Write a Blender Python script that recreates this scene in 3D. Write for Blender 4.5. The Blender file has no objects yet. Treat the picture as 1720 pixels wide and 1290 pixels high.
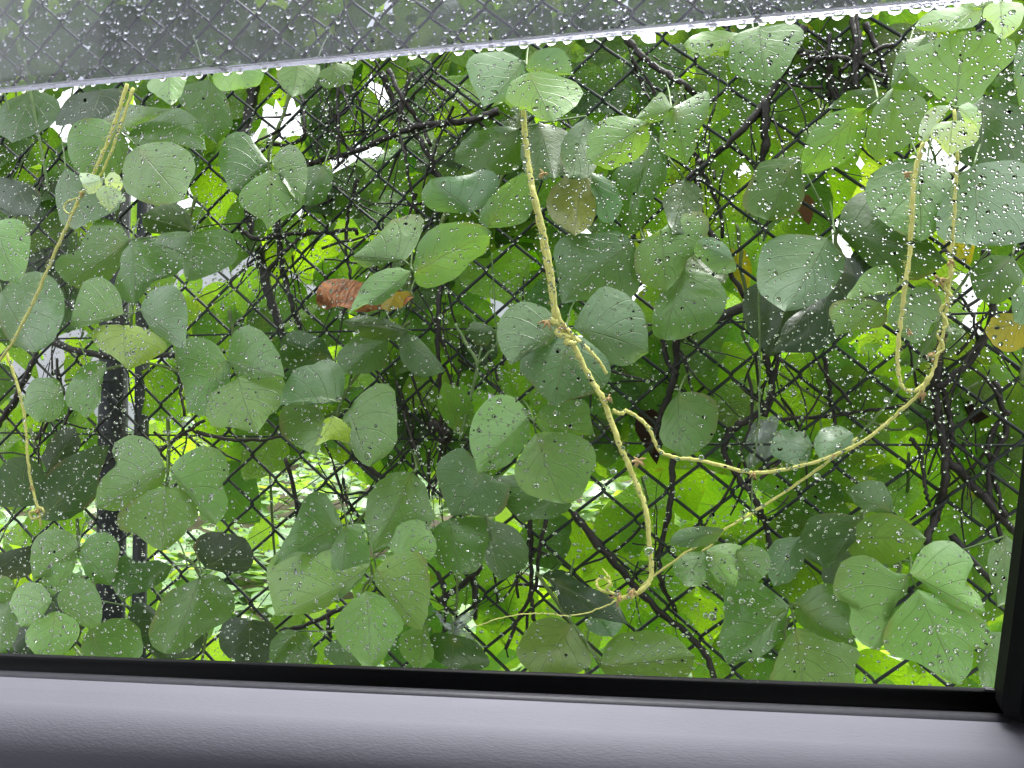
import bpy, bmesh, math, random
from mathutils import Vector, Matrix
random.seed(11)
R = math.radians
SC = bpy.context.scene
COL = SC.collection

# ---------------------------------------------------------------- camera, light, exposure
F_PX, YAW, PITCH, CZ = 1489.6, R(17.5), math.atan(45/1489.6), 1.2
cam = bpy.data.cameras.new('camera')
cam.sensor_width = 36; cam.lens = 36*F_PX/1720
cam.clip_start = 0.01; cam.clip_end = 400
camo = bpy.data.objects.new('camera', cam); COL.objects.link(camo)
camo.location = (0, 0, CZ); camo.rotation_euler = (R(90)+PITCH, 0, YAW)
SC.camera = camo

w = bpy.data.worlds.new('World'); SC.world = w; w.use_nodes = True
nt = w.node_tree; nt.nodes.clear()
sky = nt.nodes.new('ShaderNodeTexSky'); sky.sky_type = 'NISHITA'; sky.sun_disc = False
SUN_EL, SUN_AZ = R(70), R(12)          # azimuth measured from +Y towards +X
sky.sun_elevation = SUN_EL; sky.sun_rotation = SUN_AZ
sky.air_density = 1.0; sky.dust_density = 6.0; sky.ozone_density = 1.0
hs = nt.nodes.new('ShaderNodeHueSaturation'); hs.inputs['Saturation'].default_value = 0.18
bg = nt.nodes.new('ShaderNodeBackground'); bg.inputs['Strength'].default_value = 0.15
wo = nt.nodes.new('ShaderNodeOutputWorld')
nt.links.new(sky.outputs[0], hs.inputs['Color']); nt.links.new(hs.outputs[0], bg.inputs[0]); nt.links.new(bg.outputs[0], wo.inputs[0])

sl = bpy.data.lights.new('sun', 'SUN'); sl.energy = 1.5; sl.angle = R(25); sl.color = (1, 0.97, 0.92)
so = bpy.data.objects.new('sun', sl); COL.objects.link(so)
sd = Vector((math.sin(SUN_AZ)*math.cos(SUN_EL), math.cos(SUN_AZ)*math.cos(SUN_EL), math.sin(SUN_EL)))
so.rotation_euler = sd.to_track_quat('Z', 'Y').to_euler(); so.location = (0, 6, 10)

SC.view_settings.view_transform = 'Standard'; SC.view_settings.look = 'None'
SC.view_settings.gamma = 1.0; SC.view_settings.use_curve_mapping = False
SC.view_settings.exposure = 1.9
SC.render.engine = 'CYCLES'
cy = SC.cycles
cy.use_denoising = True
cy.max_bounces = 10; cy.transparent_max_bounces = 24; cy.transmission_bounces = 8; cy.diffuse_bounces = 5; cy.glossy_bounces = 4
cy.sample_clamp_indirect = 8

# ---------------------------------------------------------------- picture ray helpers
FENCE_Y = 1.192
_fw = Vector((-math.sin(YAW)*math.cos(PITCH), math.cos(YAW)*math.cos(PITCH), math.sin(PITCH)))
_rt = Vector((math.cos(YAW), math.sin(YAW), 0))
_up = Vector((math.sin(YAW)*math.sin(PITCH), -math.cos(YAW)*math.sin(PITCH), math.cos(PITCH)))
CAM = Vector((0, 0, CZ))
def at(px, py, Y):
    d = _fw + _rt*((px-860)/F_PX) + _up*((645-py)/F_PX)
    return CAM + d*(Y/d.y)
def atd(px, py, d):                    # d metres in front of the fence
    return at(px, py, FENCE_Y-d)

# ---------------------------------------------------------------- object helpers
WL = {}
def tag(o, label=None, cat=None, group=None, kind=None):
    if label: o['label'] = label
    if cat: o['category'] = cat
    if group: o['group'] = group
    if kind: o['kind'] = kind
    return o
def empty(name, loc, label=None, cat=None, group=None):
    o = bpy.data.objects.new(name, None); COL.objects.link(o)
    o.empty_display_size = 0.05
    o.location = loc; WL[o.name] = Vector(loc)
    return tag(o, label, cat, group)
def mesh_data(name, V, Fc, mat, smooth=True, uv=None):
    me = bpy.data.meshes.new(name)
    me.from_pydata([tuple(v) for v in V], [], Fc)
    if smooth: me.polygons.foreach_set('use_smooth', [True]*len(me.polygons))
    if uv is not None:
        l = me.uv_layers.new(name='UVMap')
        for lp in me.loops: l.data[lp.index].uv = uv[lp.vertex_index]
    if mat: me.materials.append(mat)
    return me
def link(name, me, parent, org):
    o = bpy.data.objects.new(name, me); COL.objects.link(o)
    org = Vector(org)
    if parent:
        o.parent = parent; o.location = org-WL[parent.name]
    else: o.location = org
    WL[o.name] = org
    return o
def obj(name, V, Fc, mat, parent=None, org=None, smooth=True, uv=None):
    if org is None:
        org = Vector((0, 0, 0))
        for v in V: org += Vector(v)
        org /= max(1, len(V))
    org = Vector(org)
    me = mesh_data(name, [Vector(v)-org for v in V], Fc, mat, smooth, uv)
    return link(name, me, parent, org)
class MB:
    def __init__(s): s.V = []; s.F = []
    def add(s, V, Fc):
        n = len(s.V); s.V += [Vector(v) for v in V]; s.F += [tuple(i+n for i in f) for f in Fc]
    def box(s, a, b):
        x0, y0, z0 = a; x1, y1, z1 = b
        s.add([(x0,y0,z0),(x1,y0,z0),(x1,y1,z0),(x0,y1,z0),(x0,y0,z1),(x1,y0,z1),(x1,y1,z1),(x0,y1,z1)],
              [(0,3,2,1),(4,5,6,7),(0,1,5,4),(1,2,6,5),(2,3,7,6),(3,0,4,7)])
    def tube(s, pts, rad, sides=6, cap=True):
        n = len(pts); pts = [Vector(p) for p in pts]
        if not hasattr(rad, '__len__'): rad = [rad]*n
        rings = []; up0 = None
        for i, p in enumerate(pts):
            t = (pts[min(i+1, n-1)]-pts[max(i-1, 0)])
            t = t.normalized() if t.length > 1e-9 else Vector((0, 0, 1))
            if up0 is None:
                a = Vector((0, 1, 0)) if abs(t.y) < 0.9 else Vector((1, 0, 0))
            else: a = up0
            u = (a-t*a.dot(t)).normalized(); up0 = u; v = t.cross(u)
            rings.append([p+(u*math.cos(2*math.pi*k/sides)+v*math.sin(2*math.pi*k/sides))*rad[i] for k in range(sides)])
        V = [q for r in rings for q in r]; Fc = []
        for i in range(n-1):
            for k in range(sides):
                k2 = (k+1) % sides
                Fc.append((i*sides+k, i*sides+k2, (i+1)*sides+k2, (i+1)*sides+k))
        if cap:
            Fc.append(tuple(reversed(range(sides)))); Fc.append(tuple((n-1)*sides+k for k in range(sides)))
        s.add(V, Fc)
    def extrude(s, prof, A, B):        # closed profile of (dy,dz) carried from point A to point B
        n = len(prof); A = Vector(A); B = Vector(B)
        V = [A+Vector((0, p[0], p[1])) for p in prof]+[B+Vector((0, p[0], p[1])) for p in prof]
        Fc = [(i, (i+1) % n, n+(i+1) % n, n+i) for i in range(n)]
        Fc += [tuple(reversed(range(n))), tuple(range(n, 2*n))]
        s.add(V, Fc)
    def build(s, name, mat, parent=None, org=None, smooth=True):
        return obj(name, s.V, s.F, mat, parent, org, smooth)
def crom(P, per=6):
    P = [Vector(p) for p in P]
    if len(P) < 3: 
        return [P[0].lerp(P[-1], i/per) for i in range(per+1)] if len(P) == 2 else P
    Q = [P[0]*2-P[1]]+P+[P[-1]*2-P[-2]]
    out = []
    for i in range(1, len(Q)-2):
        p0, p1, p2, p3 = Q[i-1:i+3]
        for k in range(per):
            t = k/per
            out.append(0.5*((2*p1)+(p2-p0)*t+(2*p0-5*p1+4*p2-p3)*t*t+(3*p1-p0-3*p2+p3)*t**3))
    out.append(P[-1]); return out
def resample(P, m):
    L = [0.0]
    for a, b in zip(P, P[1:]): L.append(L[-1]+(b-a).length)
    out = []; j = 0
    for i in range(m):
        s = L[-1]*i/(m-1)
        while j < len(L)-2 and L[j+1] < s: j += 1
        d = L[j+1]-L[j]
        out.append(P[j].lerp(P[j+1], 0 if d < 1e-9 else min(1, (s-L[j])/d)))
    return out

# ---------------------------------------------------------------- materials
def new_mat(name):
    m = bpy.data.materials.new(name); m.use_nodes = True
    nt = m.node_tree; nt.nodes.clear()
    out = nt.nodes.new('ShaderNodeOutputMaterial')
    return m, nt, out
def N(nt, t, **kw):
    n = nt.nodes.new(t)
    for k, v in kw.items():
        if k in n.inputs: n.inputs[k].default_value = v
        else: setattr(n, k, v)
    return n
def math_n(nt, op, a, b=None, c=None):
    n = nt.nodes.new('ShaderNodeMath'); n.operation = op
    for i, x in enumerate((a, b, c)):
        if x is None: continue
        if isinstance(x, (int, float)): n.inputs[i].default_value = x
        else: nt.links.new(x, n.inputs[i])
    return n.outputs[0]
def mixc(nt, f, a, b, mode='MIX'):
    n = nt.nodes.new('ShaderNodeMix'); n.data_type = 'RGBA'; n.blend_type = mode
    for s, x in ((n.inputs[0], f), (n.inputs[6], a), (n.inputs[7], b)):
        if isinstance(x, (int, float)): s.default_value = x
        elif isinstance(x, tuple): s.default_value = x
        else: nt.links.new(x, s)
    return n.outputs[2]
def ramp(nt, f, a, b):
    n = nt.nodes.new('ShaderNodeMapRange'); n.clamp = True
    n.inputs[1].default_value = a; n.inputs[2].default_value = b
    nt.links.new(f, n.inputs[0]); return n.outputs[0]

def leaf_material(name, island=False):
    m, nt, out = new_mat(name); L = nt.links.new
    oi = N(nt, 'ShaderNodeObjectInfo'); tc = N(nt, 'ShaderNodeTexCoord')
    sep = N(nt, 'ShaderNodeSeparateXYZ'); L(tc.outputs['UV'], sep.inputs[0])
    u = sep.outputs[0]; v = math_n(nt, 'SUBTRACT', math_n(nt, 'MULTIPLY', sep.outputs[1], 2.0), 1.0)
    av = math_n(nt, 'ABSOLUTE', v)
    mid = math_n(nt, 'SUBTRACT', 1.0, ramp(nt, av, 0.008, 0.03))
    t = math_n(nt, 'SUBTRACT', u, math_n(nt, 'MULTIPLY', math_n(nt, 'POWER', av, 0.85), 0.42))
    fr = math_n(nt, 'FRACT', math_n(nt, 'ADD', math_n(nt, 'MULTIPLY', t, 5.5), 20.03))
    dd = math_n(nt, 'ABSOLUTE', math_n(nt, 'SUBTRACT', fr, 0.5))
    lat = math_n(nt, 'MULTIPLY', ramp(nt, dd, 0.455, 0.49), ramp(nt, av, 1.0, 0.55))
    vein = math_n(nt, 'MAXIMUM', mid, math_n(nt, 'MULTIPLY', lat, 0.55))
    vec = N(nt, 'ShaderNodeVectorMath', operation='ADD'); L(tc.outputs['Object'], vec.inputs[0])
    rv = math_n(nt, 'MULTIPLY', oi.outputs['Random'], 37.0)
    if island:
        ge = N(nt, 'ShaderNodeNewGeometry'); rv = math_n(nt, 'MULTIPLY', ge.outputs['Random Per Island'], 37.0)
    L(rv, vec.inputs[1])
    n1 = N(nt, 'ShaderNodeTexNoise', Scale=26.0, Detail=5.0, Roughness=0.6); L(vec.outputs[0], n1.inputs['Vector'])
    n2 = N(nt, 'ShaderNodeTexNoise', Scale=9.0, Detail=3.0); L(vec.outputs[0], n2.inputs['Vector'])
    n3 = N(nt, 'ShaderNodeTexNoise', Scale=160.0, Detail=3.0); L(vec.outputs[0], n3.inputs['Vector'])
    if island:
        cr = N(nt, 'ShaderNodeValToRGB'); L(ge.outputs['Random Per Island'], cr.inputs[0])
        e = cr.color_ramp.elements; e[0].color = (0.10, 0.20, 0.06, 1); e[1].color = (0.24, 0.36, 0.12, 1)
        e2 = cr.color_ramp.elements.new(0.7); e2.color = (0.16, 0.28, 0.13, 1)
        base = cr.outputs[0]
    else: base = oi.outputs['Color']
    # natural mottling of the blade: paler and darker patches, yellow patch near the base of some
    c = mixc(nt, math_n(nt, 'MULTIPLY', ramp(nt, n1.outputs[0], 0.35, 0.75), 0.35), base, (0.62, 0.75, 0.6, 1), 'MULTIPLY')
    c = mixc(nt, math_n(nt, 'MULTIPLY', ramp(nt, n2.outputs[0], 0.52, 0.75), 0.35), c, (1.0, 0.95, 0.45, 1), 'MULTIPLY')
    yel = math_n(nt, 'MULTIPLY', math_n(nt, 'MULTIPLY', ramp(nt, u, 0.42, 0.08), ramp(nt, av, 0.55, 0.1)), ramp(nt, n1.outputs[0], 0.42, 0.6))
    c = mixc(nt, math_n(nt, 'MULTIPLY', yel, math_n(nt, 'MULTIPLY', oi.outputs['Random'], 0.4)), c, (0.34, 0.32, 0.08, 1))
    sp = ramp(nt, n3.outputs[0], 0.70, 0.76)
    c = mixc(nt, math_n(nt, 'MULTIPLY', sp, 0.25), c, (0.25, 0.2, 0.06, 1))
    edge = math_n(nt, 'MULTIPLY', ramp(nt, av, 0.80, 1.0), ramp(nt, n2.outputs[0], 0.56, 0.68))
    c = mixc(nt, math_n(nt, 'MULTIPLY', edge, 0.6), c, (0.20, 0.13, 0.045, 1))
    c = mixc(nt, math_n(nt, 'MULTIPLY', vein, 0.30), c, (0.34, 0.42, 0.20, 1))
    tr = mixc(nt, 1.0, c, (2.5, 2.3, 0.55, 1), 'MULTIPLY')
    tr = mixc(nt, math_n(nt, 'MULTIPLY', vein, 0.35), tr, (0.05, 0.09, 0.02, 1))
    bump = N(nt, 'ShaderNodeBump', Strength=0.85, Distance=0.0026)
    hgt = math_n(nt, 'SUBTRACT', math_n(nt, 'MULTIPLY', n1.outputs[0], 1.4), math_n(nt, 'MULTIPLY', vein, 0.8))
    L(hgt, bump.inputs['Height'])
    p = N(nt, 'ShaderNodeBsdfPrincipled'); p.inputs['Specular IOR Level'].default_value = 0.5; p.inputs['Coat Weight'].default_value = 0.45; p.inputs['Coat Roughness'].default_value = 0.16
    L(c, p.inputs['Base Color']); L(bump.outputs[0], p.inputs['Normal'])
    L(math_n(nt, 'MULTIPLY_ADD', ramp(nt, n2.outputs[0], .35, .65), 0.36, 0.22), p.inputs['Roughness'])
    L(math_n(nt, 'MULTIPLY_ADD', ramp(nt, n2.outputs[0], .60, .42), 0.7, 0.1), p.inputs['Coat Weight'])
    tl = N(nt, 'ShaderNodeBsdfTranslucent'); L(tr, tl.inputs[0]); L(bump.outputs[0], tl.inputs['Normal'])
    mx = N(nt, 'ShaderNodeMixShader')
    if island: mx.inputs[0].default_value = 0.4
    else: L(oi.outputs['Alpha'], mx.inputs[0])
    L(p.outputs[0], mx.inputs[1]); L(tl.outputs[0], mx.inputs[2]); L(mx.outputs[0], out.inputs[0])
    return m
def rough_mat(name, c1, c2, scale, rough, bump=0.4, dist=0.001, spec=0.4, stretch=(1, 1, 1)):
    m, nt, out = new_mat(name); L = nt.links.new
    tc = N(nt, 'ShaderNodeTexCoord'); mp = N(nt, 'ShaderNodeMapping'); L(tc.outputs['Object'], mp.inputs[0]); mp.inputs['Scale'].default_value = stretch
    n = N(nt, 'ShaderNodeTexNoise', Scale=scale, Detail=6.0, Roughness=0.65); L(mp.outputs[0], n.inputs['Vector'])
    c = mixc(nt, ramp(nt, n.outputs[0], 0.3, 0.7), c1+(1,), c2+(1,))
    p = N(nt, 'ShaderNodeBsdfPrincipled', Roughness=rough); p.inputs['Specular IOR Level'].default_value = spec
    L(c, p.inputs['Base Color'])
    if bump:
        b = N(nt, 'ShaderNodeBump', Strength=bump, Distance=dist); L(n.outputs[0], b.inputs['Height']); L(b.outputs[0], p.inputs['Normal'])
    L(p.outputs[0], out.inputs[0]); return m

M = {}
M['leaf'] = leaf_material('kudzu_leaf'); M['cover'] = leaf_material('ground_leaf', True)
M['stem_y'] = rough_mat('hairy_yellow_stem', (0.55, 0.55, 0.12), (0.74, 0.72, 0.26), 160, 0.6, 0.9, 0.002)
M['stem_g'] = rough_mat('green_stem', (0.10, 0.17, 0.04), (0.20, 0.26, 0.09), 120, 0.5, 0.5)
M['petiole'] = rough_mat('petiole_green', (0.09, 0.17, 0.05), (0.18, 0.26, 0.09), 120, 0.5, 0.3)
M['bud'] = rough_mat('dry_bud', (0.32, 0.2, 0.08), (0.6, 0.44, 0.2), 200, 0.7, 0.9, 0.002)
M['dead'] = rough_mat('wet_dead_bark', (0.007, 0.005, 0.005), (0.032, 0.022, 0.018), 90, 0.38, 1.0, 0.003, 0.5)
M['wire'] = rough_mat('coated_wire', (0.010, 0.016, 0.014), (0.022, 0.030, 0.028), 60, 0.35, 0.2)
M['post'] = rough_mat('dark_painted_post', (0.010, 0.013, 0.018), (0.030, 0.034, 0.042), 40, 0.5, 0.3)
M['brace'] = rough_mat('grey_painted_post', (0.03, 0.036, 0.045), (0.055, 0.06, 0.07), 40, 0.5, 0.3)
M['seal'] = rough_mat('black_rubber', (0.0022, 0.0022, 0.0028), (0.004, 0.004, 0.005), 300, 0.6, 0.1, 0.0005, 0.12)
M['ledge'] = rough_mat('grey_plastic', (0.06, 0.06, 0.075), (0.075, 0.075, 0.09), 300, 0.55, 0.1, 0.0003, 0.3)
M['head'] = rough_mat('grey_cloth', (0.30, 0.30, 0.31), (0.36, 0.36, 0.37), 300, 0.9, 0.2, 0.0005, 0.1)
M['paint'] = rough_mat('white_car_paint', (0.62, 0.63, 0.65), (0.68, 0.68, 0.70), 2, 0.2, 0, 0, 0.5)
M['carpet'] = rough_mat('dark_carpet', (0.02, 0.02, 0.022), (0.04, 0.04, 0.044), 200, 0.95, 0.3)
M['soil'] = rough_mat('wet_soil', (0.03, 0.022, 0.012), (0.08, 0.06, 0.03), 6, 0.7, 0.8, 0.02)
M['wall'] = rough_mat('pale_grey_render', (0.62, 0.62, 0.70), (0.70, 0.70, 0.76), 3, 0.8, 0.2, 0.004, 0.2)
def withered():
    m, nt, out = new_mat('withered_leaf'); L = nt.links.new
    tc = N(nt, 'ShaderNodeTexCoord'); oi = N(nt, 'ShaderNodeObjectInfo')
    n = N(nt, 'ShaderNodeTexNoise', Scale=55.0, Detail=7.0, Roughness=0.7); L(tc.outputs['Object'], n.inputs['Vector'])
    wv = N(nt, 'ShaderNodeTexWave', Scale=38.0, Distortion=7.0, Detail=3.0); L(tc.outputs['Object'], wv.inputs['Vector'])
    c = mixc(nt, ramp(nt, n.outputs[0], .35, .66), (0.30, 0.22, 0.20, 1), (1.25, 1.25, 1.1, 1))
    c = mixc(nt, 1.0, c, oi.outputs['Color'], 'MULTIPLY')
    b = N(nt, 'ShaderNodeBump', Strength=1.0, Distance=0.004); L(math_n(nt, 'ADD', n.outputs[0], math_n(nt, 'MULTIPLY', wv.outputs[0], .35)), b.inputs['Height'])
    p = N(nt, 'ShaderNodeBsdfPrincipled', Roughness=0.32); L(c, p.inputs['Base Color']); L(b.outputs[0], p.inputs['Normal'])
    t = N(nt, 'ShaderNodeBsdfTranslucent'); L(c, t.inputs[0]); mx = N(nt, 'ShaderNodeMixShader'); mx.inputs[0].default_value = .25
    L(p.outputs[0], mx.inputs[1]); L(t.outputs[0], mx.inputs[2]); L(mx.outputs[0], out.inputs[0]); return m
M['drydead'] = withered()

def leather():
    m, nt, out = new_mat('grained_leatherette'); L = nt.links.new
    tc = N(nt, 'ShaderNodeTexCoord'); mp = N(nt, 'ShaderNodeMapping'); L(tc.outputs['Object'], mp.inputs[0])
    mp.inputs['Scale'].default_value = (0.7, 2.2, 2.2)
    v = N(nt, 'ShaderNodeTexVoronoi', Scale=520.0); v.feature = 'SMOOTH_F1'; L(mp.outputs[0], v.inputs['Vector'])
    n = N(nt, 'ShaderNodeTexNoise', Scale=260.0, Detail=4.0); L(mp.outputs[0], n.inputs['Vector'])
    h = math_n(nt, 'ADD', v.outputs['Distance'], math_n(nt, 'MULTIPLY', n.outputs[0], 0.8))
    b = N(nt, 'ShaderNodeBump', Strength=0.35, Distance=0.0003); L(h, b.inputs['Height'])
    p = N(nt, 'ShaderNodeBsdfPrincipled', Roughness=0.75); p.inputs['Specular IOR Level'].default_value = 0.2
    p.inputs['Base Color'].default_value = (0.176, 0.173, 0.212, 1)
    L(b.outputs[0], p.inputs['Normal']); L(p.outputs[0], out.inputs[0]); return m
M['trim'] = leather()
def grazing(nt, lo, hi):
    lw = N(nt, 'ShaderNodeLayerWeight', Blend=0.5)
    return math_n(nt, 'MULTIPLY_ADD', math_n(nt, 'POWER', lw.outputs['Facing'], 5.0), hi-lo, lo)
def pane():
    m, nt, out = new_mat('window_pane'); L = nt.links.new
    fr = grazing(nt, 0.007, 0.6)
    t = N(nt, 'ShaderNodeBsdfTransparent'); t.inputs[0].default_value = (0.97, 0.985, 0.98, 1)
    g = N(nt, 'ShaderNodeBsdfGlossy', Roughness=0.0)
    hz = N(nt, 'ShaderNodeBsdfTranslucent'); hz.inputs[0].default_value = (.9, .9, .9, 1)      # wet film on the pane
    wet = N(nt, 'ShaderNodeMixShader'); wet.inputs[0].default_value = 0.0004; L(t.outputs[0], wet.inputs[1]); L(hz.outputs[0], wet.inputs[2])
    mx = N(nt, 'ShaderNodeMixShader'); L(fr, mx.inputs[0]); L(wet.outputs[0], mx.inputs[1]); L(g.outputs[0], mx.inputs[2])
    L(mx.outputs[0], out.inputs[0]); return m
M['pane'] = pane()
def water():
    m, nt, out = new_mat('rain_water'); 
    g = N(nt, 'ShaderNodeBsdfGlass', IOR=1.33, Roughness=0.0); g.inputs[0].default_value = (1, 1, 1, 1)
    nt.links.new(g.outputs[0], out.inputs[0]); return m
M['water'] = water()
def visor_m():
    m, nt, out = new_mat('smoked_acrylic'); L = nt.links.new
    t = N(nt, 'ShaderNodeBsdfTransparent'); t.inputs[0].default_value = (0.58, 0.585, 0.63, 1)
    tl = N(nt, 'ShaderNodeBsdfTranslucent'); tl.inputs[0].default_value = (0.5, 0.5, 0.56, 1)
    mx = N(nt, 'ShaderNodeMixShader'); mx.inputs[0].default_value = 0.07
    g = N(nt, 'ShaderNodeBsdfGlossy', Roughness=0.05); fr = grazing(nt, .03, .3)
    m2 = N(nt, 'ShaderNodeMixShader')
    L(t.outputs[0], mx.inputs[1]); L(tl.outputs[0], mx.inputs[2])
    L(fr, m2.inputs[0]); L(mx.outputs[0], m2.inputs[1]); L(g.outputs[0], m2.inputs[2]); L(m2.outputs[0], out.inputs[0]); return m
M['visor'] = visor_m()
def lip_m():
    m, nt, out = new_mat('clear_acrylic_edge'); L = nt.links.new
    g = N(nt, 'ShaderNodeBsdfGlass', IOR=1.49, Roughness=0.12); g.inputs[0].default_value = (0.97, 0.96, 0.99, 1)
    tl = N(nt, 'ShaderNodeBsdfTranslucent'); tl.inputs[0].default_value = (0.9, 0.9, 0.93, 1)
    mx = N(nt, 'ShaderNodeMixShader'); mx.inputs[0].default_value = 0.2
    L(g.outputs[0], mx.inputs[1]); L(tl.outputs[0], mx.inputs[2]); L(mx.outputs[0], out.inputs[0]); return m
M['lip'] = lip_m()
def etched():
    m, nt, out = new_mat('etched_glass'); L = nt.links.new
    t = N(nt, 'ShaderNodeBsdfTransparent'); tl = N(nt, 'ShaderNodeBsdfTranslucent'); tl.inputs[0].default_value = (0.9, 0.9, 0.9, 1)
    mx = N(nt, 'ShaderNodeMixShader'); mx.inputs[0].default_value = 0.12
    L(t.outputs[0], mx.inputs[1]); L(tl.outputs[0], mx.inputs[2]); L(mx.outputs[0], out.inputs[0]); return m
M['etch'] = etched()
def film():
    m, nt, out = new_mat('plastic_film'); L = nt.links.new
    tc = N(nt, 'ShaderNodeTexCoord'); n = N(nt, 'ShaderNodeTexNoise', Scale=45.0, Detail=4.0); L(tc.outputs['Object'], n.inputs['Vector'])
    b = N(nt, 'ShaderNodeBump', Strength=1.0, Distance=0.006); L(n.outputs[0], b.inputs['Height'])
    p = N(nt, 'ShaderNodeBsdfPrincipled', Roughness=0.12, Metallic=0.2); p.inputs['Base Color'].default_value = (0.62, 0.65, 0.70, 1)
    L(b.outputs[0], p.inputs['Normal'])
    t = N(nt, 'ShaderNodeBsdfTransparent'); mx = N(nt, 'ShaderNodeMixShader'); mx.inputs[0].default_value = 0.75
    L(t.outputs[0], mx.inputs[1]); L(p.outputs[0], mx.inputs[2]); L(mx.outputs[0], out.inputs[0]); return m
M['film'] = film()
def flat(name, c, rough=0.5):
    m, nt, out = new_mat(name); p = N(nt, 'ShaderNodeBsdfPrincipled', Roughness=rough); p.inputs['Base Color'].default_value = c+(1,)
    nt.links.new(p.outputs[0], out.inputs[0]); return m
def cloth(name, c):
    m, nt, out = new_mat(name); L = nt.links.new
    p = N(nt, 'ShaderNodeBsdfDiffuse'); p.inputs[0].default_value = c+(1,); t = N(nt, 'ShaderNodeBsdfTranslucent'); t.inputs[0].default_value = c+(1,)
    mx = N(nt, 'ShaderNodeMixShader'); mx.inputs[0].default_value = .6; L(p.outputs[0], mx.inputs[1]); L(t.outputs[0], mx.inputs[2]); L(mx.outputs[0], out.inputs[0]); return m
M['signw'] = cloth('white_banner', (0.85, 0.85, 0.9)); M['signp'] = cloth('pink_print', (0.75, 0.22, 0.36)); M['signb'] = cloth('blue_print', (0.12, 0.42, 0.75))

# ---------------------------------------------------------------- setting: ground, cover, far wall, sign
def ground_z(x, y): return 0.085*max(0, y-1.6)+0.05*math.sin(x*1.7+1)*math.sin(y*1.3)
V = []; Fc = []
xs = [-160, -60, -25]+[-12+i*1.0 for i in range(25)]+[25, 60, 160]; ys = [-160, -60, -20, -8, -3, 0]+[1+i*0.6 for i in range(20)]+[16, 25, 60, 160]
for y in ys:
    for x in xs: V.append((x, y, ground_z(x, min(y, 14)) if y > 1.2 else 0))
nx = len(xs)
for j in range(len(ys)-1):
    for i in range(nx-1): Fc.append((j*nx+i, j*nx+i+1, (j+1)*nx+i+1, (j+1)*nx+i))
tag(obj('ground', V, Fc, M['soil'], org=(0, 0, 0)), kind='structure')
def asph():
    return rough_mat('wet_asphalt', (0.035, 0.036, 0.04), (0.06, 0.06, 0.064), 30, 0.35, 0.4, 0.003)
tag(obj('parking_surface', [(-30, -14, .004), (30, -14, .004), (30, .98, .004), (-30, .98, .004)], [(0, 1, 2, 3)], asph(), org=(0, 0, 0)), kind='structure')

V = []; Fc = []; UV = []
rg = random.Random(5)
def add_cover(p, s, az, tilt, roll):
    m = Matrix.Translation(p) @ Matrix.Rotation(az, 4, 'Z') @ Matrix.Rotation(tilt, 4, 'X') @ Matrix.Rotation(roll, 4, 'Y')
    pts = [(0,0,0),(-.38,.22,-.05),(-.46,.5,-.1),(-.25,.82,-.1),(0,1,-.12),(.25,.82,-.1),(.46,.5,-.1),(.38,.22,-.05),(0,.5,.03)]
    n = len(V)
    for q in pts: V.append(m @ (Vector(q)*s)); UV.append((q[1], 0.5+q[0]))
    for i in range(8): Fc.append((n+8, n+(i+1) % 8, n+i))
for k in range(19000):
    y = 1.42+rg.random()**1.7*9.5; x = rg.uniform(-1.05, 0.62)*(y+0.6)*0.98
    hump = 0.22+0.18*math.sin(x*2.3+y*1.1)+0.14*math.sin(y*2.9-x*1.7)
    z = ground_z(x, y)+max(0.10, hump)*rg.uniform(0.5, 1.2)+0.08*min(2.5, y-1.4)
    add_cover((x, y, z), rg.uniform(0.08, 0.14), rg.uniform(0, 6.3), rg.uniform(-0.6, 0.35), rg.uniform(-0.4, 0.4))
tag(obj('ground_cover', V, Fc, M['cover'], org=(0, 3, 0), uv=UV), 'low bright green creeper leaves carpeting the ground beyond the fence', 'ground cover', kind='stuff')

a = at(-500, 600, 9.0); b = at(930, 600, 9.0); top = at(300, 392, 9.0).z
gw = empty('boundary_wall', ((a.x+b.x)/2, 9.1, 0), 'pale lilac grey wall glimpsed through the gaps at left of the fence', 'wall')
mb = MB(); mb.box((a.x, 9.0, -.1), (b.x, 9.2, top)); mb.build('wall_face', M['wall'], gw, smooth=False)
mb = MB(); mb.box((a.x-.05, 8.95, top), (b.x+.05, 9.25, top+.09)); mb.build('coping', M['wall'], gw, smooth=False)

p0 = at(1150, 168, 5.5); p1 = at(1420, 92, 5.5)
sg = empty('banner_sign', ((p0.x+p1.x)/2, 5.5, 0), 'white banner with pink and blue patches glimpsed through leaves at upper right', 'sign')
mb = MB(); mb.add([(p0.x, 5.5, p0.z), (p1.x, 5.5, p0.z), (p1.x, 5.5, p1.z), (p0.x, 5.5, p1.z)], [(0, 1, 2, 3)]); mb.build('banner', M['signw'], sg, smooth=False)
for i, sx in enumerate((p0.x+.1, p1.x-.1)):
    mb = MB(); mb.tube([(sx, 5.56, 0), (sx, 5.56, p1.z)], .012, 8); mb.build('post', M['wall'], sg)
def disc(name, px, py, rpx, mat, sy=1):
    c = at(px, py, 5.5); r = rpx/1489*5.6
    V = [(c.x, 5.494, c.z)]+[(c.x+r*math.cos(t*.3927), 5.494, c.z+r*sy*math.sin(t*.3927)) for t in range(16)]
    obj(name, V, [(0, 1+i, 1+(i+1) % 16) for i in range(16)], mat, sg, smooth=False)
disc('pink_patch', 1172, 148, 22, M['signp'], .7); disc('pink_patch', 1200, 138, 14, flat('lilac_print', (.6, .4, .7)), .6); disc('blue_patch', 1372, 112, 17, M['signb'])

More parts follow.
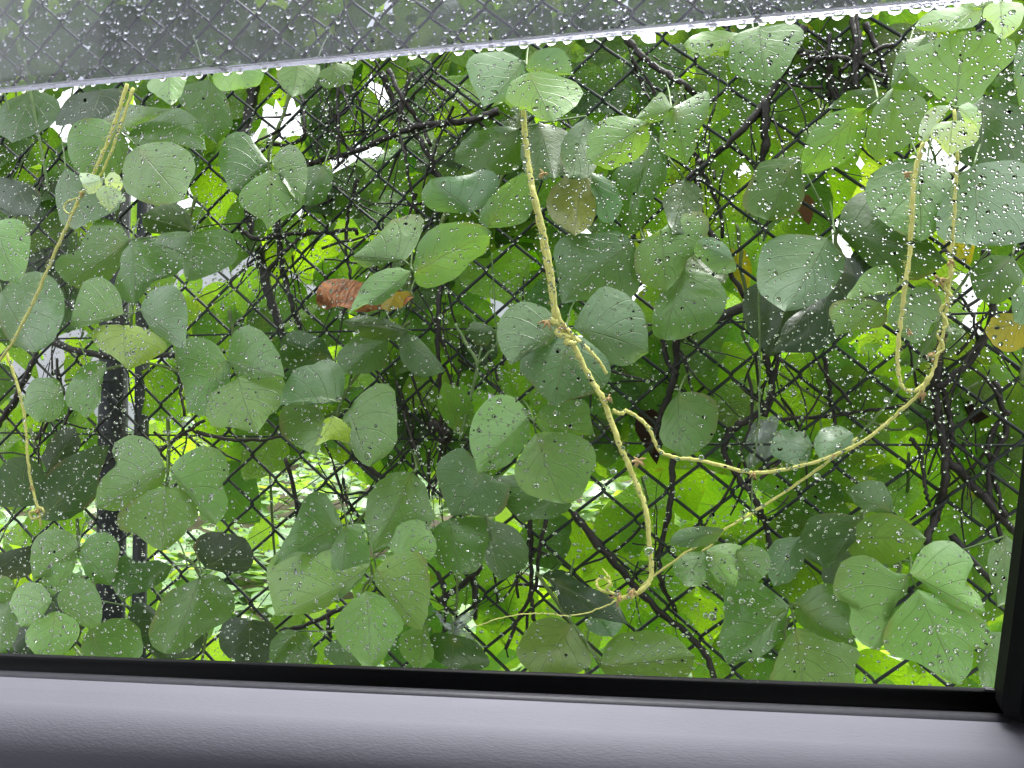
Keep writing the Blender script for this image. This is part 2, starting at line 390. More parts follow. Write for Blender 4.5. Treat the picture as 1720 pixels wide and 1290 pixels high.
# ---------------------------------------------------------------- fence
fc = at(1172, 583, FENCE_Y)
fence = empty('chain_link_fence', (fc.x, FENCE_Y, 0), 'dark green coated chain link fence behind the front leaves', 'fence')
DU, DV = 0.085, 0.0765
def wire_mesh(seed):
    r = random.Random(seed); pts = []; mb = MB()
    n = 48
    for i in range(-n//2, n//2+1):
        s = 1 if i % 2 else -1
        x = s*DU/4*1.06; z = i*DV/2
        e = 0.12
        j = lambda: r.uniform(-.0011, .0011)
        pts.append((x-s*.0042+j(), -.0022*s, z-DV/2*e)); pts.append((x+j(), 0, z)); pts.append((x-s*.0042+j(), .0022*s, z+DV/2*e))
    mb.tube(pts, .0024, 5, False)
    return mesh_data('wire', mb.V, mb.F, M['wire'])
wms = [wire_mesh(i) for i in range(4)]
k = 0; xl = at(-160, 600, FENCE_Y).x; xr = at(1880, 600, FENCE_Y).x
i0 = int((xl-fc.x)/(DU/2))-1; i1 = int((xr-fc.x)/(DU/2))+1
for i in range(i0, i1+1):
    o = link('wire', wms[i % 4], fence, (fc.x+(i+.5)*DU/2, FENCE_Y, fc.z+(DV/2 if i % 2 else 0)))
    o.rotation_euler = (random.uniform(-.004, .004), random.uniform(-.006, .006), 0)
for py in (557, 735):
    c = at(560, py, FENCE_Y+.006); mb = MB()
    mb.tube([(xl, FENCE_Y+.006, c.z+.003), (c.x, FENCE_Y+.006, c.z), ((c.x+xr)/2, FENCE_Y+.006, c.z-.004), (xr, FENCE_Y+.006, c.z)], .0017, 6)
    mb.build('tension_wire', M['wire'], fence)
p = at(190, 700, FENCE_Y+.045)
mb = MB(); mb.tube([(p.x, p.y, -.2), (p.x, p.y, 1.65)], .0235, 14); mb.build('post', M['post'], fence)
for z in (.95, 1.25):
    mb = MB(); mb.tube([(p.x-.03, p.y-.028, z), (p.x-.012, p.y-.031, z), (p.x+.012, p.y-.031, z), (p.x+.03, p.y-.028, z)], .004, 6); mb.build('clamp', M['brace'], fence)
p = at(238, 700, FENCE_Y+.06)
mb = MB(); mb.tube([(p.x, p.y, -.2), (p.x, p.y, 1.62)], .012, 12); mb.build('brace_post', M['brace'], fence)

# ---------------------------------------------------------------- dead vines wound through the fence
def stem_obj(name, mat, parent, pts, r, d, jit=.003, per=6, sides=7, taper=.7, wander=0.012):
    rr = random.Random(int(pts[0][0]*7+pts[0][1]*3))
    P = crom([atd(x, y, d+rr.uniform(-wander, wander)) for x, y in pts], per)
    P = [p+Vector((rr.uniform(-jit, jit), rr.uniform(-jit, jit), rr.uniform(-jit, jit))) for p in P]
    n = len(P); rad = [r*(1-(1-taper)*i/(n-1))*rr.uniform(.84, 1.16) for i in range(n)]
    mb = MB(); mb.tube(P, rad, sides); return mb.build(name, mat, parent, org=P[0])
def twigs(parent, spots, seed, n):
    rr = random.Random(seed); mb = MB()
    for k in range(n):
        cx, cy, rx, ry = rr.choice(spots)
        x, y = rr.gauss(cx, rx*.5), rr.gauss(cy, ry*.5); a = rr.gauss(math.pi/2, .75)+(math.pi if rr.random() < .3 else 0); l = rr.uniform(60, 190)
        d = rr.uniform(-.05, .03); P = []; 
        for i in range(7):
            P.append(atd(x, y, d)); a += rr.uniform(-.28, .28); d += rr.uniform(-.01, .01); x += math.cos(a)*l/6; y += math.sin(a)*l/6
        r0 = rr.choice((.0008, .0012, .0016, .0024)); mb.tube(P, [r0*(1-.08*i) for i in range(7)], 5, False)
    o = mb.build('twigs', M['dead'], parent); o['kind'] = 'stuff'
DEAD = [
 ('leaning dead brown stem, thickest one left of the red-brown dead leaf', [
   ([(428,128),(420,180),(405,250),(412,330),(432,410),(448,480),(468,545),(488,612)], .0095, -.025),
   ([(462,330),(470,420),(478,470),(492,520),(508,560)], .0055, -.015),
   ([(398,380),(430,400),(470,395),(510,392),(560,390),(592,385),(600,392)], .004, .0),
   ([(440,470),(470,430),(505,400),(520,385)], .004, .01)], [(440,430,70,110),(500,430,60,80)], 26),
 ('black branch arching from the pale leaves down to the left under the visor', [
   ([(838,186),(790,203),(730,208),(690,215),(640,236),(585,258),(540,268),(515,278)], .0058, .01),
   ([(450,240),(480,245),(505,235),(512,215),(505,160),(480,130)], .0035, .0)], [(700,200,110,60),(540,210,80,70)], 40),
 ('bundle of thin dead stems running diagonally below the middle of the visor', [
   ([(640,120),(662,170),(690,210),(715,250),(740,300),(770,330)], .0052, .0),
   ([(652,118),(676,165),(705,205),(725,245)], .0042, .012),
   ([(692,120),(670,200),(680,260),(692,320),(700,360)], .003, .012),
   ([(708,125),(760,160),(800,200),(840,240)], .0033, -.01),
   ([(566,140),(568,210),(567,280)], .0027, .012),
   ([(600,300),(585,360),(582,420),(590,470)], .0032, -.02)], [(680,180,90,90),(700,300,80,70),(560,300,60,80),(600,150,80,50)], 75),
 ('black diagonal stem crossing the mesh right of the yellow stem near the visor', [
   ([(1045,55),(1075,92),(1110,118),(1150,142),(1175,165)], .0055, .005),
   ([(1060,95),(1078,140),(1092,170)], .0028, -.01)], [(1090,140,60,60),(950,215,50,40)], 20),
 ('thick black stem sloping from the visor down to the left in the upper right', [
   ([(1352,45),(1322,110),(1290,165),(1240,225),(1185,275),(1130,320)], .0055, .008),
   ([(1284,170),(1286,215),(1283,260),(1268,310)], .0065, .0),
   ([(1176,270),(1172,310),(1178,360),(1205,410),(1222,450),(1250,500)], .005, .0),
   ([(1165,255),(1180,290),(1205,340),(1215,400)], .0035, -.02)], [(1180,280,50,70),(1280,230,60,80)], 30),
 ('spray of black broken stems fanning from one knot at upper right', [
   ([(1310,75),(1370,92),(1430,102),(1490,130)], .0042, .006), ([(1435,30),(1440,70),(1436,110),(1438,150)], .0062, .0),
   ([(1340,130),(1390,95),(1440,110)], .0035, .01), ([(1455,40),(1478,90),(1490,140)], .0045, -.01),
   ([(1395,55),(1390,90),(1365,98),(1345,92)], .0032, .012), ([(1395,105),(1392,140),(1395,170)], .0042, .0),
   ([(1500,75),(1470,85),(1440,100),(1410,120)], .0032, .01)], [(1430,95,80,45),(1390,130,50,50)], 45),
 ('fan of wiry dead stems meeting in a dark knot at the centre', [
   ([(740,480),(735,560),(740,640),(742,720)], .0042, .008), ([(742,720),(738,770),(735,800),(725,830)], .003, .0),
   ([(690,615),(705,670),(738,722)], .0025, .01), ([(772,620),(760,680),(742,725)], .0022, .012), ([(665,640),(690,710),(695,780),(715,830)], .0026, -.01),
   ([(600,580),(645,640),(665,700)], .0028, -.015), ([(735,805),(760,790),(790,740),(830,700)], .0026, .0),
   ([(725,712),(742,722),(752,735),(745,745)], .0095, .0)], [(740,700,50,80),(690,700,60,90),(780,640,60,70),(640,480,80,80)], 80),
 ('short dead twig lying level beside the yellow-green leaflet left of centre', [
   ([(330,727),(380,738),(430,739),(472,734)], .0034, .012), ([(252,770),(300,735),(345,705)], .0038, .0)], [(300,720,70,40)], 16),
 ('dead brown branch crossing in front of the black post at left', [
   ([(70,560),(110,582),(160,596),(225,600),(292,596)], .0066, .01), ([(-10,720),(20,680),(50,620),(68,570)], .0062, .005),
   ([(95,620),(105,660),(85,700),(60,740)], .004, .0), ([(300,590),(302,640),(310,700)], .0035, -.02)], [(80,650,60,80),(60,260,60,60),(110,420,60,60)], 34),
 ('dark knotted stem rising right of the big centre leaf', [
   ([(1290,500),(1150,560),(1138,600),(1128,650),(1108,700),(1092,760)], .0062, .004), ([(1112,560),(1122,610),(1140,630)], .004, .01)], [(1130,620,50,70),(1000,620,60,80)], 24),
 ('forked black stem climbing behind the lower swag on the right', [
   ([(1290,540),(1288,600),(1298,650),(1285,700)], .0055, .0), ([(1310,590),(1300,640),(1282,690)], .0035, .012),
   ([(1385,600),(1395,660),(1400,720),(1380,770)], .0034, .0), ([(1310,705),(1380,700),(1450,690),(1520,680)], .0028, .006)], [(1300,640,50,70),(1400,660,70,50)], 26),
 ('black looping stem shaped like a hose at right of the dark oval leaf', [
   ([(1285,690),(1250,708),(1224,730),(1218,765),(1240,800),(1270,845),(1288,885),(1296,930)], .0052, .004)], [(1260,800,50,80)], 12),
 ('pair of twisted black stems climbing under the hanging yellow loop', [
   ([(1655,420),(1652,470),(1668,520),(1650,575),(1625,610),(1590,640),(1572,650)], .0055, .006),
   ([(1582,560),(1575,620),(1572,680),(1584,740),(1588,800),(1572,860),(1555,915)], .0062, .004),
   ([(1580,640),(1592,690),(1600,740),(1590,770),(1586,830),(1565,890)], .0045, -.008),
   ([(1590,772),(1630,810),(1665,850),(1705,895)], .0058, .0), ([(1530,735),(1545,760),(1555,820),(1560,850)], .003, .012)], [(1590,720,60,110),(1660,560,50,80)], 44),
 ('long dead stem running down to the sill right of the olive leaf', [
   ([(965,862),(1005,915),(1050,965),(1100,1020),(1150,1060),(1185,1100),(1205,1150)], .0056, .006),
   ([(1130,760),(1128,840),(1110,920),(1108,965),(1135,1030)], .0042, -.006)], [(1100,950,60,90)], 18),
 ('upright dark stem tied to the mesh below the pale trefoil leaf', [
   ([(900,850),(890,880),(893,960),(892,1010),(898,1045)], .0042, .006), ([(918,870),(905,930),(900,985),(870,1040),(850,1090)], .0034, .012),
   ([(740,1010),(765,990),(800,960),(808,950)], .0055, .008), ([(735,960),(745,990),(742,1015)], .0036, .01), ([(795,965),(798,1010),(800,1040)], .0048, .0)], [(860,970,50,60),(770,1000,40,40)], 24),
 ('twisted dead stems at the right edge beside the pillar', [
   ([(1695,690),(1660,740),(1672,810),(1690,870)], .0036, .0), ([(1670,640),(1690,720),(1660,800),(1680,900),(1690,960)], .004, -.01), ([(1600,900),(1640,950),(1690,1000)], .005, .0)], [(1660,740,40,90)], 16),
 ('dead stems near the sill left of centre under the broad leaves', [
   ([(480,770),(498,850),(500,900),(510,960)], .0036, .0), ([(640,1000),(580,1020),(520,1048),(470,1060)], .0046, .004), ([(552,1025),(552,1050),(556,1072)], .0038, .01),
   ([(700,850),(640,800),(600,770),(585,720)], .0062, -.02)], [(520,1000,60,60),(560,820,60,60)], 18),
]
for label, stems, spots, n in DEAD:
    loc = atd(stems[0][0][-1][0], stems[0][0][-1][1], 0)
    root = empty('dead_vine', loc, label, 'dead vine', 'dead vine stems tangled in the fence')
    for pts, r, d in stems: stem_obj('stem', M['dead'], root, pts, r, d, .0016)
    twigs(root, spots, int(loc.x*1000), int(n*.75))

# ---------------------------------------------------------------- leaves
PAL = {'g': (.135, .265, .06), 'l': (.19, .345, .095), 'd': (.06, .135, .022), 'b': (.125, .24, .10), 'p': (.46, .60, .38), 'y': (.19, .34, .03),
       'o': (.14, .225, .045), 'r': (.55, .22, .10), 'z': (.36, .50, .05), 'k': (.035, .07, .025), 'm': (.09, .195, .032), 'w': (.50, .40, .03), 'a': (.23, .25, .05), 'e': (.10, .035, .02)}  # tones vary leaf to leaf; the darkest greens also hold shade in the colour
lrnd = random.Random(3)
def leaflet_mesh(base, A, tip, B, d0, tilt, col):
    A2 = resample(crom([Vector((x, y, 0)) for x, y in [base]+list(A)+[tip]], 8), 16)
    B2 = resample(crom([Vector((x, y, 0)) for x, y in [base]+list(B)+[tip]], 8), 16)
    b = Vector((base[0], base[1], 0)); t = Vector((tip[0], tip[1], 0)); ax = t-b; ln = max(ax.length, 1); ax /= ln
    nx = Vector((-ax.y, ax.x, 0))
    bow = lrnd.uniform(-.04, .04)*ln
    K = 5; V = []; UV = []; hw = max(abs((p-b).dot(nx)) for p in A2+B2)
    ppm = F_PX/1.25
    roll = lrnd.uniform(-.28, .28); fold = lrnd.uniform(.12, .45); curl = lrnd.uniform(-.15, .3); ph = lrnd.uniform(0, 6); amp = lrnd.uniform(.015, .04)
    if col == 'r': amp, fold = .16, .55
    for i in range(16):
        s = i/15
        sa = (A2[i]-b).dot(ax)/ln; sb = (B2[i]-b).dot(ax)/ln
        mid = b.lerp(t, s)+nx*bow*math.sin(math.pi*s)
        for side, E in ((-1, A2[i]), (1, B2[i])):
            ks = range(K, 0, -1) if side < 0 else range(0, K+1)
            for k in ks:
                q = k/K
                p = mid.lerp(E, q)
                e = (E-mid).length
                if 0 < i < 15 and k == K: p = p+nx*lrnd.uniform(-1.2, 1.2)+ax*lrnd.uniform(-1, 1)
                al = (p-b).dot(ax)/ppm
                d = d0+tilt*al+roll*side*q*e/ppm-fold*(q**1.4)*e/ppm-curl*al*al/(ln/ppm+.01)
                d += amp*(ln/ppm)*q*math.sin(ph+s*9+side*1.3)*(.3+.7*q)
                V.append(atd(p.x, p.y, d)); UV.append((s, .5+.5*side*q))
    W = 2*K+1; Fc = []
    for i in range(15):
        for k in range(W-1):
            Fc.append((i*W+k, i*W+k+1, (i+1)*W+k+1, (i+1)*W+k))
    return V, Fc, UV
VINES = {}
def vine(code, label, stem, mat='stem_g', r=.003, d=.02, extra=()):
    base = atd(stem[-1][0], stem[-1][1], d)
    root = empty('kudzu_vine', base, label, 'vine', 'leafy vines covering the near side of the fence')
    stem_obj('stem', M[mat], root, stem, r, d, .0006, 8, 8, .75, .004)
    for pts, r2, d2 in extra: stem_obj('stem', M[mat], root, pts, r2, d2, .0006, 8, 8, .7, .004)
    VINES[code] = root; root['_d'] = d; return root
STEMP = {}
def jcol(c, j=.16, tr=.28):
    f = lrnd.uniform(1-j, 1+j); return (c[0]*f*lrnd.uniform(.92, 1.08), c[1]*f, c[2]*f*lrnd.uniform(.88, 1.12), tr)
def leaf(code, d, col, leaflets, node=None, tilt=.5, stem_to=None, label=None):
    root = VINES[code]
    bs = [l[0] for l in leaflets]
    if node is None:
        node = (sum(b[0] for b in bs)/len(bs), sum(b[1] for b in bs)/len(bs))
    pt = atd(node[0], node[1], d-.002)
    mb = MB()
    if stem_to is None: stem_to = (node[0]+lrnd.uniform(-25, 25), node[1]-lrnd.uniform(25, 60))
    e = atd(stem_to[0], stem_to[1], .006)
    mb.tube(crom([e, e.lerp(pt, .55)+Vector((0, 0, .006)), pt], 4), [.0013]*9, 6)
    for l in leaflets:
        q = atd(l[0][0], l[0][1], d-.001)
        if (q-pt).length > .003: mb.tube([pt, q], .0013, 6)
        # midrib stub running onto the blade keeps the join
        tpx = (l[0][0]+(l[2][0]-l[0][0])*.06, l[0][1]+(l[2][1]-l[0][1])*.06); mb.tube([q, atd(tpx[0], tpx[1], d)], .0011, 5)
    lo = mb.build('leaf', M['petiole'], root, org=pt)
    if label: lo['label'] = label
    for i, l in enumerate(leaflets):
        base, A, tip, B = l[:4]
        c = l[4] if len(l) > 4 and l[4] else col; dd = l[5] if len(l) > 5 else d+.010*i
        V, Fc, UV = leaflet_mesh(base, A, tip, B, dd, tilt*lrnd.uniform(.7, 1.2), c)
        o = obj('leaflet', V, Fc, M['drydead'] if c == 'r' else M['leaf'], lo, org=V[5], uv=UV)
        o.color = jcol(PAL[c])
        if c == 'r': o['label'] = 'crumpled red-brown dead leaflet'
    return lo

vine('TL', 'vine with smooth round pale leaf and dark leaves under the left end of the visor', [(300,90),(285,200),(250,245),(215,300),(190,380)])
vine('YL', 'yellow stem hanging at left with a curled tip and a tiny pale new leaf', [(214,140),(190,215),(165,275),(150,305),(135,330),(118,368),(92,425),(58,503),(16,583),(-20,628)], 'stem_y', .0026, .2,
     [([(224,148),(202,212),(180,272),(165,300)], .0024, .195), ([(10,590),(30,650),(42,710),(47,775),(54,818),(66,862),(68,885)], .0022, .19),
      ([(137,330),(112,340),(108,352),(118,358),(132,345)], .0011, .2), ([(58,858),(50,862),(55,872),(70,866),(72,855),(62,852),(58,862)], .0018, .192)])
vine('HT', 'vine with a large heart-shaped three-part leaf left of the slanting dead stem', [(500,80),(480,180),(452,255),(455,330)])
vine('LE', 'vine at the left edge with one pale leaf above one dark blue-green leaf', [(-30,330),(-15,420),(0,500),(-20,620)])
vine('DG', 'dark vine of wide overlapping leaves above the black post with a scorched yellow-green leaf', [(330,330),(300,400),(225,410),(222,520),(215,600)])
vine('MC', 'vine with a clear green three-part leaf just right of the black post', [(385,520),(392,590),(360,640),(240,610),(110,640)])
vine('BT', 'vine with a big lobed light green three-part leaf covering the lower black post', [(282,700),(283,770),(280,830),(275,900)])
vine('BL', 'vine with clover-like pale leaves in the lower left corner above the sill', [(130,870),(128,930),(92,1000),(40,1060)])
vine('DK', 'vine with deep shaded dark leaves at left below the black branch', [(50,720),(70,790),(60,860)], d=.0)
vine('GL', 'vine with wet glossy dark leaves right of the black post near the sill', [(300,930),(330,955),(350,1020),(340,1110)])
vine('CL', 'vine with crinkled dark leaves and one small yellow-green leaflet left of centre', [(690,540),(640,580),(580,660),(560,720)])
vine('BD', 'vine with long narrow blades beside a red-brown dead leaf', [(760,330),(720,420),(690,455),(690,520)])
vine('TC', 'vine with pale and dark leaves where the thick yellow stem meets the visor', [(890,60),(884,110),(870,210),(815,380)])
vine('CR', 'vine with blue-green leaves right of the thick yellow stem, one leaf spotted orange', [(1150,140),(1128,185),(1060,240),(1090,330),(1080,400),(1140,450)])
vine('CV', 'thick hairy yellow stem hanging down the centre past the big dark three-part leaf', [(876,140),(884,245),(893,310),(906,375),(918,440),(928,500),(936,540),(962,578),(990,632),(1012,668),(1024,700),(1040,745),(1053,775),(1070,815),(1086,862),(1091,920),(1094,962),(1085,985),(1062,1000),(1040,1006)], 'stem_y', .0034, .24,
     [([(893,312),(913,385),(925,450),(938,530),(960,560),(985,583),(1005,606),(1020,628)], .0026, .245),
      ([(925,538),(945,550),(935,560),(958,566),(950,575),(968,578)], .0042, .245),
      ([(1045,1004),(1025,995),(1008,990),(1002,978),(1012,970),(1024,978),(1020,990),(1035,1000)], .0018, .245),
      ([(1040,1006),(1012,1020),(962,1034),(905,1030),(850,1036),(800,1052)], .0009, .22), ([(1028,985),(1022,968),(1012,955)], .0012, .245)])
vine('BC', 'vine with very broad light leaves above the sill left of centre', [(700,760),(690,800),(600,880),(625,960),(610,1000),(640,1110)])
vine('MD', 'vine with grey-green shaded leaves below the pale pair of leaves at centre', [(850,720),(815,795),(780,870),(770,960),(765,1070)])
vine('OL', 'vine with olive browned leaves along the sill at the middle', [(900,960),(960,1045),(1010,1110),(1080,1150)])
vine('SW', 'pale yellow stem sagging in a long swag across the right side', [(1030,690),(1045,695),(1052,690),(1072,702),(1092,722),(1106,755),(1132,768),(1180,774),(1265,794),(1330,786),(1402,764),(1460,735),(1512,690),(1542,663),(1562,635),(1577,590),(1587,540),(1592,490),(1598,430),(1604,340),(1608,250),(1603,185)], 'stem_y', .0022, .22,
     [([(1592,440),(1600,460),(1585,480),(1600,500),(1580,520),(1592,545),(1575,560),(1585,585),(1565,600)], .0018, .222)])
vine('TR', 'slim yellow stem hanging at right that bends into a hook, under three pale young leaflets', [(1552,240),(1538,285),(1533,330),(1530,400),(1522,470),(1513,540),(1508,600),(1511,638),(1524,656),(1545,652),(1560,632)], 'stem_y', .0025, .23)
vine('RT', 'vine with large dark leaves behind the two hanging yellow stems on the right', [(1640,160),(1640,280),(1540,300),(1410,385),(1420,440)])
vine('RM', 'vine with a small pale three-part leaf beside the hooked yellow stem', [(1660,420),(1620,470),(1585,525),(1540,610),(1480,690),(1430,745)], 'petiole', .0019, .1, [([(1275,480),(1276,560),(1276,640),(1273,720),(1264,800),(1262,880)], .0013, .12)])
vine('PL', 'vine with a grey-green leaf pair left of the big pale leaf at top right', [(1560,40),(1500,150),(1460,180),(1390,230)])
vine('DV', 'thin yellow-green stem running diagonally down to the left in the lower right', [(1440,735),(1370,790),(1290,845),(1215,890),(1150,930),(1075,985)], 'stem_y', .0017, .15, [([(1215,890),(1195,915),(1178,925)], .0014, .15)])
vine('BR', 'vine with a huge three-part leaf marked yellow beside the black pillar', [(1460,850),(1440,890),(1510,960),(1335,1030),(1320,1100)])
vine('RE', 'vine with a browning yellow leaf at the right edge', [(1740,400),(1730,520),(1715,640)])
vine('MS', 'green forked stem left of the big centre leaf carrying small dark leaves', [(765,545),(785,580),(802,612),(795,650),(785,690),(772,740)], 'petiole', .0024, .1, [([(845,568),(822,592),(802,612)], .002, .1), ([(826,425),(830,500),(836,590)], .0011, .1)])
vine('LT', 'thin green stems hanging under the left end of the visor', [(40,100),(62,212),(72,265),(82,325)], 'petiole', .0024, .07, [([(-5,110),(20,200),(32,228)], .0018, .06), ([(132,110),(110,200),(98,232)], .0016, .05), ([(-10,222),(40,228),(75,238)], .0022, .05)])

LV = leaf
# under the visor, left
LV('TL', .15, 'l', [((230,246), [(250,240),(280,238),(305,245),(322,262),(329,285),(320,305)], (308,336), [(212,262),(206,290),(210,318),(232,336),(258,343),(290,342)])], (213,228))
LV('TL', .11, 'g', [((200,215), [(170,199),(140,200),(120,212),(112,240),(120,272)], (140,300), [(214,240),(212,270),(203,292),(165,302)])])
LV('TL', .08, 'b', [((110,283), [(98,300),(92,325),(96,352),(105,376)], (125,386), [(140,300),(185,320),(203,345),(185,360),(150,373)])])
LV('TL', .10, 'm', [((170,202), [(190,188),(215,176),(250,179)], (289,184), [(185,215),(210,222),(238,208),(262,198)]),
                    ((212,230), [(240,203),(270,189),(302,182),(325,195),(340,215)], (346,252), [(230,242),(270,240),(310,247)])])
LV('TL', .06, 'm', [((350,133), [(312,142),(300,160),(310,185),(335,215)], (364,242), [(375,155),(387,185),(390,215)])])
LV('TL', .17, 'p', [((285,118), [(262,128),(246,144),(262,160)], (287,177), [(308,126),(312,140),(300,166)], 'l'), ((395,105), [(360,120),(358,136),(372,152)], (418,148), [(430,112),(442,122),(436,142)], 'l')])
LV('TL', .05, 'd', [((60,150), [(20,165),(0,180),(-20,210)], (20,240), [(95,165),(100,190),(80,215)]), ((170,150), [(120,160),(100,185),(95,210)], (150,205), [(215,150),(200,180),(175,200)], 'k'), ((20,300), [(-20,300),(-10,340),(10,360)], (55,365), [(50,310),(70,330)], 'k')])
LV('YL', .21, 'p', [((173,301), [(160,293),(145,291),(133,292)], (138,310), [(172,312),(165,322),(151,326),(142,319)]), ((176,302), [(181,293),(190,289),(202,296)], (207,309), [(179,312),(190,316),(201,321)]), ((177,311), [(169,315),(162,325),(167,338),(175,349)], (185,357), [(188,312),(199,318),(208,328),(210,337),(198,342)])], (176,304), .2)
# heart trefoil
LV('HT', .13, 'g', [((450,272), [(437,255),(420,229),(404,221),(384,228),(370,246),(367,270),(375,296)], (388,322), [(448,295),(432,315),(412,328)], 'm'), ((457,270), [(470,252),(485,242),(501,249),(512,266),(517,290),(513,322)], (504,347), [(462,285),(480,310),(494,332)], 'm'),
                    ((455,286), [(440,292),(420,304),(406,318),(400,335),(410,351),(430,364),(443,373)], (450,387), [(470,285),(490,300),(505,318),(513,336),(505,351),(480,361),(464,373)])], (454,275))
LV('HT', .12, 'g', [((500,100), [(470,110),(464,130),(475,148)], (490,163), [(535,110),(535,130),(515,155)]), ((565,105), [(538,120),(537,138),(545,148)], (556,148), [(590,112),(592,128),(575,143)], 'm')])
LV('HT', .07, 'b', [((545,275), [(510,285),(500,310),(505,335)], (512,345), [(560,290),(555,320),(540,340)], 'm')])
# left edge
LV('LE', .16, 'l', [((-8,375), [(15,366),(38,373),(50,392),(50,420),(46,447)], (33,477), [(-25,400),(-20,440),(-2,468),(15,472)])])
LV('LE', .12, 'b', [((3,487), [(28,465),(58,455),(84,462),(100,480),(109,512),(104,542),(88,575)], (62,592), [(-5,520),(5,555),(20,577),(44,590)])])
# dark cluster
LV('DG', .10, 'm', [((218,403), [(202,378),(172,367),(147,388),(130,420),(102,430),(90,448)], (110,474), [(207,430),(192,463),(162,482),(132,484)]),
                    ((221,403), [(206,425),(200,452),(193,480),(203,502)], (226,514), [(260,400),(290,405),(307,421),(307,450),(288,465),(258,472),(246,488)]),
                    ((322,391), [(296,388),(265,396),(262,412),(300,412),(310,430),(308,452)], (314,474), [(357,386),(386,390),(399,415),(398,435),(380,450),(348,464)])], (222,402))
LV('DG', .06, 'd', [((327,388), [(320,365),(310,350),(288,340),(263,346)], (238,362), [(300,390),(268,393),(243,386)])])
LV('DG', .14, 'b', [((208,527), [(204,502),(194,481),(170,466),(146,470),(133,490),(125,514)], (119,541), [(186,537),(150,547),(122,550)], 'g'), ((235,521), [(246,496),(265,482),(290,478),(307,495),(315,520),(314,560)], (311,584), [(250,548),(268,564),(292,580)]),
                    ((208,547), [(180,545),(158,551),(152,565),(162,580),(176,592),(192,600)], (216,622), [(232,548),(260,560),(277,574),(281,588),(262,598),(246,610)], 'z')], (222,526), label='three-part leaf with one shiny scorched yellow-green leaflet')
# right of post
LV('MC', .14, 'g', [((380,605), [(365,580),(345,568),(320,567),(300,576),(294,600),(300,627),(310,660)], (314,692), [(388,628),(380,652),(353,682),(343,698)]), ((383,607), [(384,580),(391,560),(405,548),(420,546),(440,556),(460,580),(472,602)], (478,634), [(397,627),(415,634),(450,636)]),
                    ((399,633), [(380,644),(355,660),(344,682),(347,704),(364,718),(385,717),(402,721)], (431,729), [(420,630),(450,630),(478,637),(476,665),(465,690),(450,700),(442,716)], 'l')], (388,612))
LV('MC', .13, 'g', [((103,650), [(97,638),(74,634),(53,640),(43,660),(41,688)], (66,710), [(107,668),(105,688),(92,706)]), ((172,607), [(152,607),(134,617),(120,637),(110,660),(113,682),(130,692)], (146,703), [(178,614),(170,650),(168,676),(156,691)])], (150,630))
# big lobed light leaf
LV('BT', .18, 'l', [((278,785), [(270,765),(258,746),(240,734),(220,731),(200,738),(187,752),(191,768),(200,778),(182,792),(168,808),(161,832)], (160,853), [(277,806),(262,822),(230,843),(200,858)]), ((285,788), [(300,770),(320,756),(345,749),(370,756),(381,776),(384,800),(373,812),(383,840),(377,868)], (362,881), [(292,805),(312,826),(331,850),(338,872)]),
                    ((278,817), [(250,826),(215,846),(198,865),(199,885),(213,895),(231,898),(245,912)], (272,926), [(300,819),(324,838),(333,860),(328,880),(312,890),(305,904),(290,916)])], (281,795), .25)
LV('BL', .13, 'g', [((132,918), [(125,900),(106,890),(85,888),(65,898),(53,920),(51,945)], (56,971), [(130,938),(105,956),(82,970)]), ((134,922), [(150,900),(170,893),(190,900),(200,920),(198,946),(192,970)], (186,983), [(136,946),(146,968),(162,979)])], (133,910))
LV('BL', .15, 'l', [((88,1003), [(78,985),(76,965),(90,950),(112,944)], (130,937), [(138,958),(134,972),(112,988)]), ((86,1006), [(75,985),(50,977),(31,985),(20,1004),(17,1020),(28,1036)], (35,1054), [(84,1016),(74,1032),(55,1050)]), ((95,1006), [(105,986),(120,975),(141,972),(160,985),(170,1006),(172,1030)], (168,1050), [(100,1022),(118,1036),(140,1053)]),
                    ((92,1027), [(65,1040),(46,1057),(42,1075),(55,1095)], (78,1118), [(120,1036),(133,1050),(133,1066),(114,1092)])], (90,1010), .3)
LV('BL', .11, 'g', [((25,987), [(15,970),(0,968),(-20,978)], (-30,1010), [(20,1002),(5,1014)]), ((18,1010), [(-8,1012),(-22,1032),(-25,1062)], (0,1100), [(30,1035),(30,1062),(16,1088)])])
LV('BL', .12, 'g', [((150,1057), [(141,1072),(138,1100)], (180,1130), [(178,1042),(205,1038),(225,1045),(236,1062),(236,1105)])])
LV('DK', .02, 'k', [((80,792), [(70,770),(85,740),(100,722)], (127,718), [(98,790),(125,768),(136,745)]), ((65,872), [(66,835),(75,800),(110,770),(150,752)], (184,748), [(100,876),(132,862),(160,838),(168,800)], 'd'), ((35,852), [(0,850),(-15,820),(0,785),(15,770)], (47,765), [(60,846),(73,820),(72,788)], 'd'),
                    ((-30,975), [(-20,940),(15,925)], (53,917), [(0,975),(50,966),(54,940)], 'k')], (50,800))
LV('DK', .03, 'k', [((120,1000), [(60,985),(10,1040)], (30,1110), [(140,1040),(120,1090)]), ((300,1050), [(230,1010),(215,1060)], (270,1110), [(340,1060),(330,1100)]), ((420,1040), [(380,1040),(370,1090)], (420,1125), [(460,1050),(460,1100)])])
LV('GL', .14, 'm', [((335,970), [(300,985),(275,1001),(260,1030),(250,1060),(256,1086)], (277,1098), [(362,965),(385,985),(395,1011),(385,1040),(346,1062),(320,1086),(300,1096)])], (338,958))
LV('GL', .10, 'd', [((287,950), [(262,940),(236,945),(204,932),(190,960),(187,982)], (205,1011), [(280,972),(250,990),(226,998)]), ((345,955), [(331,935),(324,915),(336,900),(362,893),(392,898)], (412,904), [(370,961),(400,964),(420,956),(426,940),(422,920)], 'k')], (315,950))
